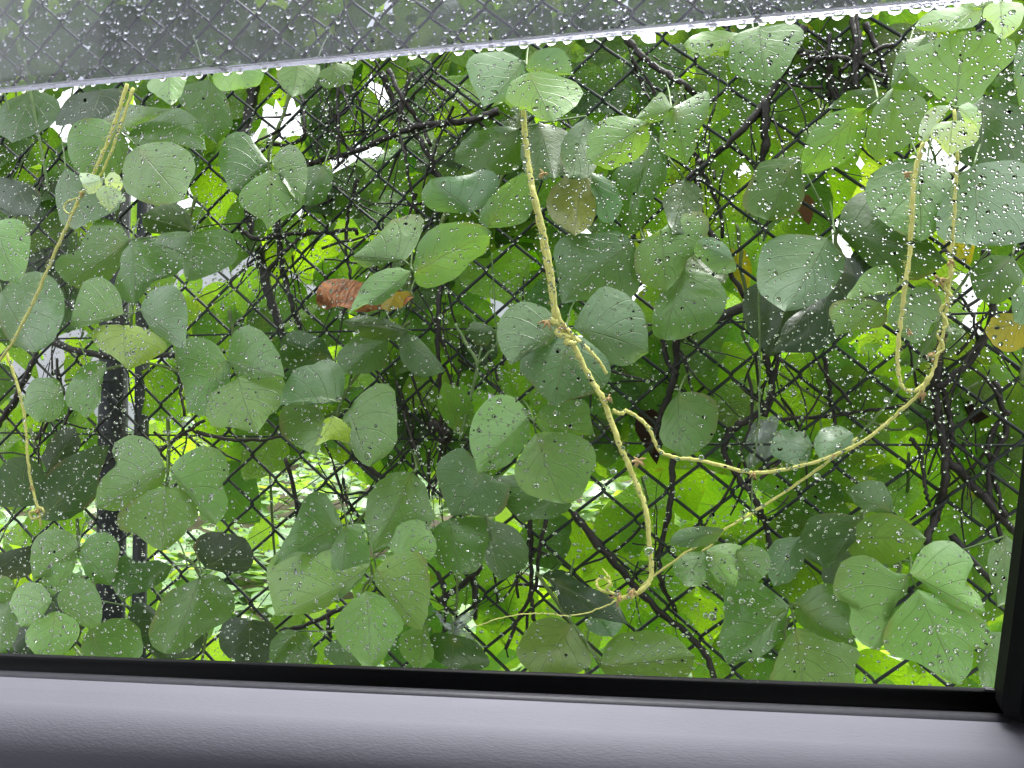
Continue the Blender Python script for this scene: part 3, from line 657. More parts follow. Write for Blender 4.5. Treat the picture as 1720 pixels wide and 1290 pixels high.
# crinkled
LV('CL', .14, 'b', [((573,676), [(545,671),(512,674),(490,677)], (471,682), [(579,650),(576,620),(550,602),(525,613),(500,618),(478,645)]), ((545,701), [(530,680),(505,672),(480,677),(470,695),(471,722),(482,738)], (529,766), [(548,716),(542,738),(536,755)], 'g'),
                    ((587,687), [(600,666),(625,649),(645,644),(660,650),(666,680),(667,720),(663,752)], (622,784), [(576,702),(578,735),(594,762),(606,776)], 'g'), ((561,699), [(546,705),(541,725)], (528,749), [(580,709),(595,728),(591,746),(560,739)], 'z')], (570,688))
LV('CL', .06, 'd', [((560,605), [(545,575),(520,560),(490,555)], (471,571), [(540,611),(510,621),(475,615)]), ((652,570), [(602,564),(575,585),(565,605)], (575,627), [(651,600),(641,620),(600,629)], 'm'), ((668,568), [(672,600),(685,620),(711,634)], (747,624), [(682,560),(708,572),(735,602)], 'd'), ((690,556), [(650,536),(610,530)], (574,541), [(661,571),(612,566)], 'd')], (660,562))
# blades and the dead leaf
LV('BD', .16, 'g', [((680,438), [(655,441),(622,449),(602,445)], (592,430), [(692,425),(704,400),(713,368),(704,360),(680,363),(656,370),(640,390),(612,414)]), ((695,458), [(697,430),(706,402),(736,379),(775,373),(806,376)], (826,391), [(698,477),(721,484),(751,475),(778,457),(792,440),(817,421)], 'b'), ((690,455), [(670,450),(644,452),(619,466),(601,494)], (584,529), [(681,476),(660,496),(636,512),(611,512)])], (690,448), .25)
LV('BD', .08, 'r', [((695,498), [(650,480),(615,475),(580,469),(550,470),(533,485)], (531,506), [(672,518),(641,520),(602,524),(565,514),(546,522)]), ((668,490), [(645,500),(640,515)], (650,524), [(690,490),(680,512)], 'w')], (690,490), .2, label='crumpled red-brown dead leaf')
LV('TC', .12, 'b', [((795,356), [(760,358),(726,353),(710,340),(709,321)], (724,300), [(803,351),(823,340),(837,310),(833,290),(810,286),(780,295),(746,297)]), ((820,383), [(803,370),(814,345),(834,320),(858,302)], (877,288), [(850,381),(880,373),(893,356),(898,330),(891,302)])], (808,368), .3)
LV('TC', .07, 'd', [((872,215), [(842,213),(800,220),(770,245)], (762,271), [(881,250),(870,285),(822,295),(788,282)]), ((905,205), [(880,230),(875,265),(890,300)], (930,300), [(950,220),(965,250),(950,290)], 'd'), ((985,195), [(955,220),(940,260)], (955,300), [(1010,225),(1005,270),(985,300)], 'd')])
LV('TC', .16, 'b', [((880,102), [(850,88),(800,90),(783,112),(791,136),(804,164)], (813,179), [(886,130),(862,164),(842,171),(826,172)]), ((883,116), [(890,95),(911,82),(941,82),(955,96)], (964,126), [(900,131),(930,128)]), ((888,122), [(862,134),(853,152),(849,166),(866,181),(886,186),(906,201)], (930,204), [(916,121),(946,131),(970,141),(980,156),(968,176),(948,192)], 'l', .265)], (884,112), .22)
LV('CR', .15, 'g', [((1090,205), [(1060,197),(1030,196),(1003,207),(989,226),(985,246)], (986,276), [(1092,230),(1085,250),(1068,268),(1045,277),(1022,286),(1004,278)], 'l'), ((1132,180), [(1115,202),(1108,230),(1112,256)], (1151,275), [(1160,165),(1184,152),(1193,165),(1188,196),(1175,221),(1166,254)]), ((1127,182), [(1120,164),(1108,156)], (1068,198), [(1112,202),(1090,206)])], (1128,184), .25)
LV('CR', .09, 'm', [((987,290), [(950,295),(925,320),(917,345),(930,371)], (965,396), [(1000,312),(1000,340),(998,370),(984,386)], 'a'), ((993,290), [(992,312),(998,340),(1006,368)], (1028,378), [(1021,300),(1041,325),(1044,350)], 'b')], (990,285), label='leaf spotted orange and yellow')
LV('CR', .06, 'd', [((1095,230), [(1060,268),(1030,290),(1029,330)], (1050,396), [(1119,265),(1116,305),(1096,336),(1086,362),(1074,390)], 'm'), ((1150,300), [(1120,320),(1115,350)], (1130,395), [(1180,320),(1178,360),(1160,390)], 'd')])
LV('CR', .11, 'b', [((1064,404), [(1040,388),(1000,391),(950,396),(930,420),(934,452)], (944,510), [(1073,430),(1075,465),(1070,492),(1048,502),(1000,503)]), ((1110,387), [(1085,400),(1068,421),(1066,450),(1080,476)], (1118,491), [(1140,362),(1170,356),(1190,365),(1187,395),(1175,421),(1155,436),(1141,464)], 'l'), ((1235,440), [(1221,414),(1192,398)], (1168,406), [(1236,455),(1206,459),(1180,440),(1166,425)])], (1082,404), .25)
LV('CR', .09, 'g', [((1150,448), [(1125,470),(1105,501),(1096,531),(1099,564)], (1116,571), [(1180,455),(1205,470),(1221,495),(1218,517),(1200,546),(1166,560),(1141,571)])])
# the centre leaf and the pale pair
LV('CV', .19, 'b', [((962,551), [(975,525),(990,500),(1010,482),(1036,485),(1061,501),(1080,526),(1088,556)], (1089,592), [(984,571),(1000,596),(1021,610),(1055,613)]), ((941,553), [(926,525),(901,510),(870,508),(846,525),(835,550),(838,580)], (858,613), [(946,566),(921,581),(891,591),(871,606)]),
                    ((955,571), [(926,556),(896,575),(876,600),(872,620),(889,640),(905,660)], (932,683), [(976,566),(1010,590),(1025,615),(1022,641),(1000,660),(960,671)])], (950,556), .25)
LV('CV', .16, 'l', [((888,700), [(875,676),(851,663),(826,668),(805,685),(791,715),(789,746),(795,770)], (802,796), [(890,721),(884,746),(869,766),(845,785),(821,791)]), ((901,701), [(916,680),(950,672),(985,675),(991,700)], (998,731), [(906,722),(930,731)], 'g'), ((900,728), [(885,746),(869,771),(863,796),(875,821),(901,836)], (946,846), [(930,725),(966,730),(991,746),(1003,771),(995,791),(985,820),(971,839)])], (897,710), .25)
LV('MD', .11, 'b', [((812,792), [(790,762),(770,752),(741,770),(732,791),(740,821)], (757,866), [(833,806),(857,816),(850,850),(830,868),(785,866)]), ((757,871), [(731,885),(728,921),(740,951)], (775,966), [(800,868),(828,875),(829,906),(815,936),(799,961)], 'g'), ((816,871), [(824,901),(814,940)], (840,976), [(861,885),(886,916),(886,946),(870,961)], 'd')], (800,850))
LV('MD', .09, 'm', [((815,800), [(835,815),(850,850)], (880,880), [(880,800),(905,830),(905,860)], 'm'), ((950,830), [(920,835),(890,850)], (880,872), [(960,850),(930,870)], 'm')])
LV('MS', .08, 'd', [((838,560), [(820,546),(796,541)], (781,556), [(820,579),(796,576)]), ((775,735), [(745,705),(735,670)], (745,640), [(795,700),(785,660)], 'm')], (810,575))
LV('BC', .12, 'g', [((692,793), [(656,795),(626,820),(614,851),(615,890)], (626,931), [(715,815),(722,846),(730,871),(690,906)])], (700,790))
LV('BC', .15, 'g', [((576,881), [(561,850),(546,828),(521,829),(505,850),(490,890),(474,915)], (459,951), [(575,911),(541,931),(501,931)]), ((582,882), [(561,910),(556,950)], (571,1006), [(606,880),(616,905),(622,941),(606,976)]), ((621,950), [(620,926),(615,906),(600,905),(561,912),(501,908),(466,925),(447,956),(452,991)], (463,1035), [(610,966),(590,986),(568,1006),(541,1026),(500,1033)], 'l')], (585,885), .28)
LV('BC', .17, 'l', [((666,935), [(651,916),(661,901),(665,886),(690,873),(715,878),(731,906),(733,926)], (721,941), [(676,936),(700,931)]), ((632,955), [(651,936),(681,925),(711,932),(720,960),(722,990),(720,1021),(715,1041)], (708,1059), [(630,980),(645,1001),(660,1021),(676,1046)]), ((615,993), [(591,1010),(570,1030),(562,1046),(565,1071),(576,1086),(598,1106)], (622,1130), [(641,1000),(666,1021),(678,1051),(665,1071),(655,1091),(645,1106)])], (632,960), .3)
LV('BC', .09, 'g', [((716,1046), [(690,1055),(672,1071),(675,1101)], (702,1126), [(722,1071),(728,1106)]), ((500,1060), [(476,1058),(455,1080)], (452,1120), [(520,1074),(530,1112)], 'm'), ((590,1075), [(560,1075),(545,1100)], (580,1130), [(605,1090),(610,1115)], 'm')])
LV('MD', .08, 'm', [((762,1066), [(727,1064),(721,1095)], (760,1130), [(795,1074),(815,1095),(820,1120)], 'd')])
LV('OL', .12, 'o', [((962,1049), [(931,1037),(896,1045),(880,1065),(867,1100)], (900,1140), [(976,1060),(990,1091),(985,1125)]), ((1008,1120), [(1018,1082),(1045,1063),(1085,1060),(1130,1068)], (1168,1102), [(1030,1145),(1080,1150),(1140,1145),(1160,1128)])], (985,1080), label='leaf turning olive brown')
LV('OL', .10, 'k', [((908,965), [(930,990),(950,1031),(990,1036)], (1057,1050), [(946,958),(985,985),(1031,1005)]), ((1000,1030), [(985,1050),(1000,1065)], (1030,1070), [(1030,1030),(1045,1050)], 'b')], label='folded wet dark leaf')
LV('SW', .14, 'b', [((1365,748), [(1350,726),(1311,722),(1298,741),(1297,766)], (1341,783), [(1362,761),(1356,776)]), ((1432,728), [(1411,715),(1381,720),(1367,746)], (1377,773), [(1436,746),(1416,756),(1396,771)])], (1385,766))
LV('CR', .08, 'm', [((1140,659), [(1125,676),(1112,706),(1110,741)], (1146,769), [(1176,660),(1201,672),(1207,696),(1200,731),(1176,756)])])
LV('RM', .14, 'l', [((1503,490), [(1471,492),(1441,503)], (1421,501), [(1506,471),(1500,450),(1485,445),(1456,455),(1438,476)]), ((1480,509), [(1451,500),(1416,503),(1398,510),(1392,522),(1398,541)], (1403,564), [(1490,521),(1485,546),(1461,553),(1426,558)], 'l'), ((1509,492), [(1498,506),(1491,536),(1508,561)], (1536,577), [(1541,483),(1571,488),(1582,511),(1578,536),(1561,549),(1555,569)], 'g')], (1505,492), .2)
LV('RT', .11, 'b', [((1390,400), [(1351,394),(1311,395),(1281,415),(1273,446),(1275,491)], (1318,523), [(1418,431),(1411,466),(1391,496),(1351,516)])], (1402,390))
LV('RT', .08, 'm', [((1341,264), [(1306,265),(1276,275),(1256,310),(1249,351)], (1291,371), [(1351,310),(1349,336),(1330,363)]), ((1405,388), [(1416,350),(1451,320),(1501,340)], (1592,440), [(1431,416),(1476,456),(1531,471),(1562,461)], 'd')], (1400,385))
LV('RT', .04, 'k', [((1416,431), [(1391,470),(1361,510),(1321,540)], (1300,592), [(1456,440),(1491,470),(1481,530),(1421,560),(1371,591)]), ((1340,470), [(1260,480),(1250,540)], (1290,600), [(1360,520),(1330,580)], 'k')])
LV('RT', .10, 'g', [((1541,264), [(1501,270),(1466,290),(1452,320),(1465,356),(1501,386)], (1546,406), [(1591,285),(1601,320),(1591,360),(1571,391)], 'm')])
LV('RT', .13, 'b', [((1636,277), [(1606,300),(1581,340),(1573,370),(1581,401)], (1642,413), [(1681,270),(1721,275),(1755,320),(1746,390),(1701,411)])], tilt=.22)
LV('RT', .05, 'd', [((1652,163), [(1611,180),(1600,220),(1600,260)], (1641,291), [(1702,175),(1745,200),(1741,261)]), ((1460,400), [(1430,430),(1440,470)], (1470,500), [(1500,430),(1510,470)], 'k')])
LV('TR', .19, 'l', [((1605,177), [(1576,166),(1555,146),(1530,123),(1520,100),(1530,82),(1560,74),(1582,61)], (1625,51), [(1640,173),(1656,150),(1676,125),(1700,105),(1707,85),(1700,66),(1661,55)])], (1604,180), -.2, (1604,185))
LV('TR', .22, 'p', [((1598,178), [(1571,178),(1551,195),(1543,220)], (1551,241), [(1581,200),(1566,215),(1559,236)]), ((1610,180), [(1626,172),(1641,181),(1649,200)], (1646,217), [(1614,195),(1626,209)]), ((1600,203), [(1576,207),(1562,225),(1576,240),(1586,255)], (1595,263), [(1626,205),(1644,220),(1638,241),(1612,253)], 'p')], (1604,182), .2, (1604,186))
LV('PL', .07, 'm', [((1556,58), [(1521,70),(1504,100)], (1497,147), [(1575,100),(1560,150),(1532,172)]), ((1490,152), [(1451,148),(1421,155)], (1391,181), [(1471,176),(1441,183)], 'd')])
LV('PL', .14, 'g', [((1456,182), [(1421,182),(1386,195),(1365,220),(1350,251)], (1345,293), [(1456,211),(1451,236),(1431,262),(1401,281)]), ((1500,150), [(1476,170),(1460,200),(1454,241)], (1470,271), [(1531,155),(1559,176),(1551,216),(1520,246)])], (1475,168), .25)
LV('PL', .10, 'g', [((1256,60), [(1211,51),(1166,58)], (1147,76), [(1241,81),(1201,86),(1186,96)], 'l'), ((1276,44), [(1241,55),(1225,80),(1230,121)], (1291,146), [(1331,40),(1352,60),(1336,91),(1320,121)], 'm')])
LV('PL', .15, 'l', [((1651,14), [(1611,11),(1561,20)], (1534,46), [(1641,41),(1601,51),(1560,53)])])
LV('TR', .21, 'p', [((1681,2), [(1656,11),(1650,30),(1667,40),(1671,55)], (1685,66), [(1716,6),(1719,30),(1706,51)])])
LV('PL', .1, 'b', [((1741,58), [(1715,70),(1704,100)], (1702,130), [(1765,80),(1750,160),(1720,190)])])
LV('RE', .09, 'o', [((1725,540), [(1691,525),(1666,535)], (1654,556), [(1728,576),(1696,591),(1671,581)], 'w'), ((1745,470), [(1715,480),(1700,500)], (1702,540), [(1750,520),(1725,545)], 'b')], (1735,530))
LV('RE', .07, 'd', [((1700,430), [(1660,430),(1630,460)], (1640,500), [(1720,470),(1680,510)], 'm')])
LV('DV', .13, 'g', [((1182,925), [(1146,930),(1130,955)], (1151,986), [(1200,951),(1190,981)]), ((1186,924), [(1190,951),(1205,976)], (1236,986), [(1216,912),(1246,918),(1241,951)], 'l'), ((1236,925), [(1235,951),(1241,971)], (1271,979), [(1261,915),(1291,930),(1293,956)]), ((1216,889), [(1181,884),(1141,889)], (1121,916), [(1200,911),(1161,919)], 'b')], (1190,916))
LV('BR', .13, 'g', [((1326,1018), [(1300,995),(1266,975),(1236,976),(1216,990),(1217,1031),(1207,1081)], (1222,1117), [(1318,1051),(1305,1081),(1276,1104)]), ((1332,1013), [(1340,1046),(1371,1066)], (1442,1089), [(1366,985),(1396,980),(1429,1000),(1431,1061)], 'm'), ((1336,1055), [(1316,1081),(1300,1121),(1296,1151)], (1351,1180), [(1396,1059),(1426,1079),(1446,1095),(1436,1121),(1430,1156)], 'l')], (1330,1025), .2)
LV('BR', .17, 'l', [((1525,965), [(1496,960),(1471,938),(1436,933),(1412,945),(1402,970),(1400,1003),(1428,1011),(1427,1050),(1441,1076)], (1466,1091), [(1524,991),(1501,1021),(1488,1061),(1482,1086)]), ((1528,962), [(1540,935),(1561,912),(1591,908),(1616,920),(1636,946),(1620,975),(1646,1001)], (1656,1031), [(1546,976),(1581,1006),(1621,1026)]),
                    ((1541,990), [(1516,1015),(1496,1040),(1483,1070),(1485,1092),(1511,1106),(1541,1113),(1571,1131)], (1609,1152), [(1576,1000),(1616,1015),(1651,1040),(1666,1065),(1658,1086),(1632,1093),(1635,1116),(1625,1136)])], (1530,968), .2, label='huge three-part leaf with yellow patches')
LV('BR', .10, 'm', [((1450,870), [(1411,862),(1371,865),(1350,885),(1345,926)], (1386,956), [(1440,901),(1416,931)], 'd'), ((1437,902), [(1441,880),(1476,862),(1511,868),(1541,890)], (1556,905), [(1426,931),(1471,946),(1501,946),(1541,926)], 'g'), ((1500,862), [(1496,831),(1481,810),(1451,808)], (1419,826), [(1471,861),(1441,851)], 'm')], (1445,885))
LV('BR', .06, 'd', [((1480,930), [(1420,925),(1380,960)], (1400,1010), [(1490,960),(1450,1000)], 'd'), ((1660,1060), [(1640,1100)], (1650,1160), [(1690,1070),(1700,1130)], 'm'), ((1690,900), [(1660,930),(1665,980)], (1675,1020), [(1720,930),(1710,1000)], 'm'), ((1345,900), [(1300,910),(1285,950)], (1300,985), [(1350,940),(1330,975)], 'b')])

# dried buds and hairs where leaves left the yellow stems
def bud(px, py, d, parent, s=.008):
    s *= .62
    mb = MB(); c = atd(px, py, d); rr = random.Random(px*31+py)
    for k in range(9):
        v = Vector((rr.gauss(0, 1), rr.gauss(0, .9), rr.gauss(-.3, 1))).normalized()*rr.uniform(.5, 1.15)
        mb.tube([c, c+v*s*.6, c+v*s*1.5+Vector((0, 0, -.002))], [s*.25, s*.26, .0003], 5)
    return mb.build('bud', M['bud'], parent, org=c)
for px, py, s in ((912,292,.008),(920,540,.012),(945,552,.01),(1022,668,.007),(1072,775,.011),(1040,1000,.012),(1062,992,.01)): bud(px, py, .245, VINES['CV'], s)
for px, py, s in ((1598,440,.007),(1578,470,.01),(1568,595,.009),(1550,660,.008),(1265,795,.006),(1400,765,.004)): bud(px, py, .224, VINES['SW'], s)
for px, py, s in ((1523,292,.008),(1528,558,.006)): bud(px, py, .232, VINES['TR'], s)
for px, py, s in ((137,325,.006),(54,818,.006),(66,858,.008)): bud(px, py, .2, VINES['YL'], s)
for code, path, d, n in (('CV', [(877,170),(893,310),(918,440),(936,540),(990,632),(1024,700),(1053,775),(1086,862),(1094,962)], .24, 260), ('SW', [(1265,794),(1402,764),(1512,690),(1577,590),(1592,490),(1604,340),(1608,250)], .22, 220), ('TR', [(1552,240),(1533,330),(1522,470),(1508,600)], .23, 110), ('YL', [(214,140),(150,305),(92,425),(16,583)], .2, 120)):
    P = resample(crom([atd(x, y, d) for x, y in path], 10), n); mb = MB(); rr = random.Random(n)
    for p in P:
        for _ in range(2):
            v = Vector((rr.gauss(0, 1), rr.gauss(0, 1), rr.gauss(0, .4))).normalized()
            mb.tube([p+v*.002, p+v*rr.uniform(.005, .0075)], [.00022, .0001], 3, False)
    o = mb.build('stem_hairs', M['stem_y'], VINES[code]); o['kind'] = 'stuff'

# ---------------------------------------------------------------- vines behind the fence
def generic_leaf(seed):
    r = random.Random(seed); lob = r.random() < .35
    half = [(0,0),(.16,-.03),(.34,.08),(.45,.26),(.46,.45),(.36,.62),(.22,.80),(.08,.95)]
    A = [(-x*r.uniform(.9, 1.1), y*r.uniform(.95, 1.05)) for x, y in half[1:]]
    B = [(x*r.uniform(.85, 1.1), y*r.uniform(.95, 1.05)) for x, y in half[1:]]
    if lob: B[3] = (.30, .5)
    A2 = resample(crom([Vector((0, 0, 0))]+[Vector((x, y, 0)) for x, y in A]+[Vector((0, 1, 0))], 6), 12)
    B2 = resample(crom([Vector((0, 0, 0))]+[Vector((x, y, 0)) for x, y in B]+[Vector((0, 1, 0))], 6), 12)
    V = []; UV = []; K = 4; f = r.uniform(.1, .35); cu = r.uniform(.0, .35); ph = r.uniform(0, 6)
    for i in range(12):
        s = i/11; mid = Vector((0, s, 0))
        for side, E in ((-1, A2[i]), (1, B2[i])):
            for k in (range(K, 0, -1) if side < 0 else range(0, K+1)):
                q = k/K; p = mid.lerp(E, q)
                p.z = f*abs(p.x)-cu*p.y*p.y+.03*q*math.sin(ph+s*10+side)
                V.append(p); UV.append((s, .5+.5*side*q))
    W = 2*K+1
    Fc = [(i*W+k, i*W+k+1, (i+1)*W+k+1, (i+1)*W+k) for i in range(11) for k in range(W-1)]
    return mesh_data('leaf', V, Fc, M['leaf'], True, UV)
GL = [generic_leaf(i) for i in range(8)]
GAPS = [(480,195,42,48),(525,205,28,28),(622,132,42,24),(700,160,18,45),(757,150,16,20),(95,230,22,26),(100,275,20,24),(28,318,26,20),(115,400,18,24),(68,415,26,22),(500,352,48,36),(520,385,30,25),(588,425,24,60),(410,480,22,60),(85,605,55,38),(682,350,14,30),(617,252,26,30),(652,268,18,24),(950,208,22,22),(1082,115,14,32),(1190,150,24,18),(1380,105,30,34),(1225,172,18,20),(1308,250,20,24),(560,300,24,24),(640,30,40,60),(735,15,50,25),(915,8,18,18),(70,10,25,20),(425,30,20,20)]
def in_gap(x, y): return any(((x-a)/(c*.85+7))**2+((y-b)/(d*.85+7))**2 < 1 for a, b, c, d in GAPS)
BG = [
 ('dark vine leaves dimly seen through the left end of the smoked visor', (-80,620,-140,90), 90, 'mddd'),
 ('shaded dark vine behind the fence at the upper left corner of the window', (-80,130,150,460), 80, 'mddd'),  # dark greens put the corner's shade into the leaf colour
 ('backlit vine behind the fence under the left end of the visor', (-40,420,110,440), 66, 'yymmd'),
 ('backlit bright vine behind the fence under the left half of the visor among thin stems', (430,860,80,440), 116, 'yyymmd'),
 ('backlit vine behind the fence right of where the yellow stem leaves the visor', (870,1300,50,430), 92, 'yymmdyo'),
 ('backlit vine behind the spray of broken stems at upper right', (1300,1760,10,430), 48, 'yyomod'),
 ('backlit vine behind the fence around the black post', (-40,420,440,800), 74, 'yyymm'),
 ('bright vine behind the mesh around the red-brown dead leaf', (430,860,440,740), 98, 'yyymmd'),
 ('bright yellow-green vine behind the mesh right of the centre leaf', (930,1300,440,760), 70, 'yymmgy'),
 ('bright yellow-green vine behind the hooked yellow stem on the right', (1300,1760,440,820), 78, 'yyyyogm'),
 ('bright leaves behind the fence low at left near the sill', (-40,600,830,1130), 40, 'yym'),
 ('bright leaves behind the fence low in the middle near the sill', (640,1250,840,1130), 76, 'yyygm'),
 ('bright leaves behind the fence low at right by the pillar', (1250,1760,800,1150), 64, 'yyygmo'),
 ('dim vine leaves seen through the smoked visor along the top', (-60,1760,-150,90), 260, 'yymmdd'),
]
brn = random.Random(21)
for bi, (label, (x0, x1, y0, y1), n, cols) in enumerate(BG):
    cx = (x0+x1)/2
    base = atd(cx, y1, -.2)
    root = empty('kudzu_vine', base, label, 'vine', 'backlit vines behind the fence')
    for s in range(2):
        sx = brn.uniform(x0+40, x1-40)
        stem_obj('stem', M['stem_g'], root, [(sx, y0-40), (sx+brn.uniform(-50, 50), (2*y0+y1)/3), (sx+brn.uniform(-60, 60), (y0+2*y1)/3), (sx+brn.uniform(-80, 80), y1+20)], .0025, -.15-.1*s, .001, 6, 6, .8, .02)
    k = 0; tries = 0
    while k < n and tries < n*20:
        tries += 1
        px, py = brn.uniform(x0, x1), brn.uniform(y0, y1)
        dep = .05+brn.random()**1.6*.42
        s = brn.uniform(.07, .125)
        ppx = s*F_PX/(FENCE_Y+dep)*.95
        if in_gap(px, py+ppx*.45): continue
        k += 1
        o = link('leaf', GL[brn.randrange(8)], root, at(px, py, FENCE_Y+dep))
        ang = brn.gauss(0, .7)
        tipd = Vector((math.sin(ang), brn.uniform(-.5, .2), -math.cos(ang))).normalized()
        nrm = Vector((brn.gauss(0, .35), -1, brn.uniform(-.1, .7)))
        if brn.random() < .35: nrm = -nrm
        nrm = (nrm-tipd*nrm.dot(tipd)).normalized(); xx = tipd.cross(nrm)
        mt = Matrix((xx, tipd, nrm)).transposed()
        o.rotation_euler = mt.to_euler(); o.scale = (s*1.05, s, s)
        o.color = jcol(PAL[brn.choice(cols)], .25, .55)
# a few named bright or dying leaves hanging just behind the mesh
def one(px0, py0, px1, py1, wpx, dep, c, par, label=None):
    a = at(px0, py0, FENCE_Y+dep); b = at(px1, py1, FENCE_Y+dep-.02); t = (b-a); s = t.length; t.normalize()
    nrm = Vector((0, -1, .25)); nrm = (nrm-t*nrm.dot(t)).normalized(); xx = t.cross(nrm)
    o = link('leaf', GL[int(px0) % 8], par, a); o.rotation_euler = Matrix((xx, t, nrm)).transposed().to_euler()
    ws = wpx/F_PX*1.3/.92; o.scale = (ws, s, s*.8); o.color = jcol(PAL[c], .08, .56)
    if c in 'er':
        o.data = o.data.copy(); o.data.materials[0] = M['drydead']
    if label: o['label'] = label
wv = empty('kudzu_vine', at(1250, 520, FENCE_Y+.05), 'vine behind the mesh dotted with yellow and shrivelled brown leaves on the right', 'vine', 'backlit vines behind the fence')
stem_obj('stem', M['stem_g'], wv, [(1240,380),(1250,470),(1270,600),(1500,720),(1640,640)], .0026, -.04)
for a in ((1055,545,1115,650,110,.1,'y'),(840,580,880,690,110,.1,'m'),(1380,265,1412,365,95,.12,'y'),(1330,330,1345,420,80,.14,'m'),(900,455,940,560,110,.08,'m'),(985,440,960,560,100,.1,'y'),(1240,180,1215,290,90,.1,'y'),(1235,420,1250,500,38,.06,'w','yellow leaf'),(1340,540,1312,580,36,.05,'w','yellow leaf'),(1600,400,1630,440,40,.05,'w','yellow leaf'),(1350,330,1358,372,26,.05,'r','rusty leaf'),(1085,690,1100,775,42,.03,'e','shrivelled dark brown leaf'),(1660,650,1635,712,52,.06,'e','shrivelled brown leaf'),(1565,670,1575,715,40,.06,'e','shrivelled brown leaf'),
          (1630,810,1590,850,60,.1,'w','yellow leaf'),(1215,575,1195,655,110,.1,'y'),(1270,600,1240,660,90,.12,'y'),(1040,850,1060,950,90,.09,'y'),(925,862,970,975,75,.07,'y'),(985,905,1030,960,70,.1,'y'),(1390,640,1340,700,90,.12,'y'),(1460,600,1440,700,90,.1,'y'),(1600,620,1598,672,50,.08,'y'),(1590,700,1640,790,110,.1,'y'),(1640,760,1600,860,80,.13,'g'),(390,470,395,570,70,.08,'y'),(1330,250,1310,190,40,.07,'o'),(180,300,185,420,40,.06,'e','withered brown leaf')): one(*a[:7], wv, a[7] if len(a) > 7 else None)

# ---------------------------------------------------------------- plastic scraps
def film_obj(name, pts, d, label):
    c = [atd(x, y, d) for x, y in pts]; V = []; Fc = []; n = 9; rr = random.Random(len(label))
    for i in range(n):
        for j in range(n):
            u, v = i/(n-1), j/(n-1)
            p = c[0].lerp(c[1], u).lerp(c[3].lerp(c[2], u), v)
            V.append(p+Vector((rr.uniform(-.002, .002), .012*math.sin(u*9+v*3)+.007*math.sin(v*14), rr.uniform(-.002, .002))))
    for i in range(n-1):
        for j in range(n-1): Fc.append((i*n+j, i*n+j+1, (i+1)*n+j+1, (i+1)*n+j))
    return tag(obj(name, V, Fc, M['film']), label, 'plastic scrap')
film_obj('plastic_bag', [(1256,712),(1308,696),(1296,782),(1250,790)], -.015, 'crumpled silvery plastic bag caught behind the looping stem at right')
film_obj('plastic_strip', [(722,1025),(770,1055),(822,1088),(760,1072)], .03, 'torn shiny strip of clear plastic caught on the stem near the sill')
film_obj('plastic_tatter', [(755,1040),(800,1022),(790,1052),(765,1060)], .02, 'small grey tatter of plastic film above the shiny strip')

# ---------------------------------------------------------------- the car: door, window, visor
GQ = 0.50
car = empty('car', (0, .4, 0), 'car seen from inside, lilac grey door trim and rain-spotted side window', 'car')
sL = at(-260, 1100-8, GQ-.006); sR = at(1980, 1165+9, GQ-.006)
def along(t): return sL.lerp(sR, t)
def ext(name, prof, mat, smooth=True, parent=car, A=None, B=None, zoff=0):
    mb = MB(); A = A or sL; B = B or sR
    mb.extrude(prof, A, B); return mb.build(name, mat, parent, smooth=smooth)
# door trim: shelf, rounded shoulder, face falling away into the cabin
def trim_prof(sh, rad):
    P = [(0, -.0125), (-.012, -.0118), (-sh*.65, -.0126), (-sh, -.0152)]
    for i in range(1, 15):
        a = i/14*R(82); P.append((-sh-rad*math.sin(a), -.0152-rad*(1-math.cos(a))))
    y, z = P[-1]
    return P+[(y-.004, z-.05), (y-.006, z-.12), (y, z-.3), (y+.004, -.55), (.02, -.55), (.02, -.05)]
pa, pb = trim_prof(.047, .036), trim_prof(.033, .026); n = len(pa)
V = [sL+Vector((0, a, b)) for a, b in pa]+[sR+Vector((0, a, b)) for a, b in pb]
Fc = [(i, (i+1) % n, n+(i+1) % n, n+i) for i in range(n)]+[tuple(reversed(range(n))), tuple(range(n, 2*n))]
door = obj('door', V, Fc, M['trim'], car)
seal = [(0, .0), (.0035, .001), (.006, -.001), (.006, -.03), (-.0028, -.03), (-.0028, -.0092), (-.001, -.0088), (-.0005, -.002)]
ext('window_seal', seal, M['seal'], True, door)
ext('window_ledge', [(-.003, -.0092), (-.003, -.02), (-.0085, -.02), (-.0085, -.0122), (-.0065, -.0105)], M['ledge'], True, door)
# pane
pl, pr = at(-260, 1130, GQ), at(1800, 1190, GQ); ztop = CZ+.33
mb = MB(); V = [(pl.x, GQ, pl.z-.01), (pr.x, GQ, pr.z-.01), (pr.x, GQ, ztop), (pl.x, GQ, ztop)]
mb.add([Vector(v) for v in V]+[Vector(v)+Vector((0, .0035, 0)) for v in V], [(0, 1, 2, 3), (7, 6, 5, 4), (0, 4, 5, 1), (1, 5, 6, 2), (2, 6, 7, 3), (3, 7, 4, 0)])
mb.build('window_glass', M['pane'], door, smooth=False)
# pillar at the right with its rubber channel
P = [at(x, y, GQ-.002) for x, y in ((1731,640),(1712,820),(1690,1000),(1668,1168),(1676,1184),(1830,1196),(1900,1196),(1900,640))]
P[0].z = ztop+.02; P[-1].z = ztop+.02; P[0].x += .035
n = len(P); V = P+[p+Vector((0, -.018, 0)) for p in P]+[p+Vector((.006, -.026, 0)) if i < 5 else p+Vector((0, -.026, 0)) for i, p in enumerate(P)]
Fc = [tuple(reversed(range(n))), tuple(range(2*n, 3*n))]
for r0 in (0, n): Fc += [(r0+i, r0+(i+1) % n, r0+n+(i+1) % n, r0+n+i) for i in range(n)]
obj('pillar', V, Fc, M['seal'], car, smooth=False)
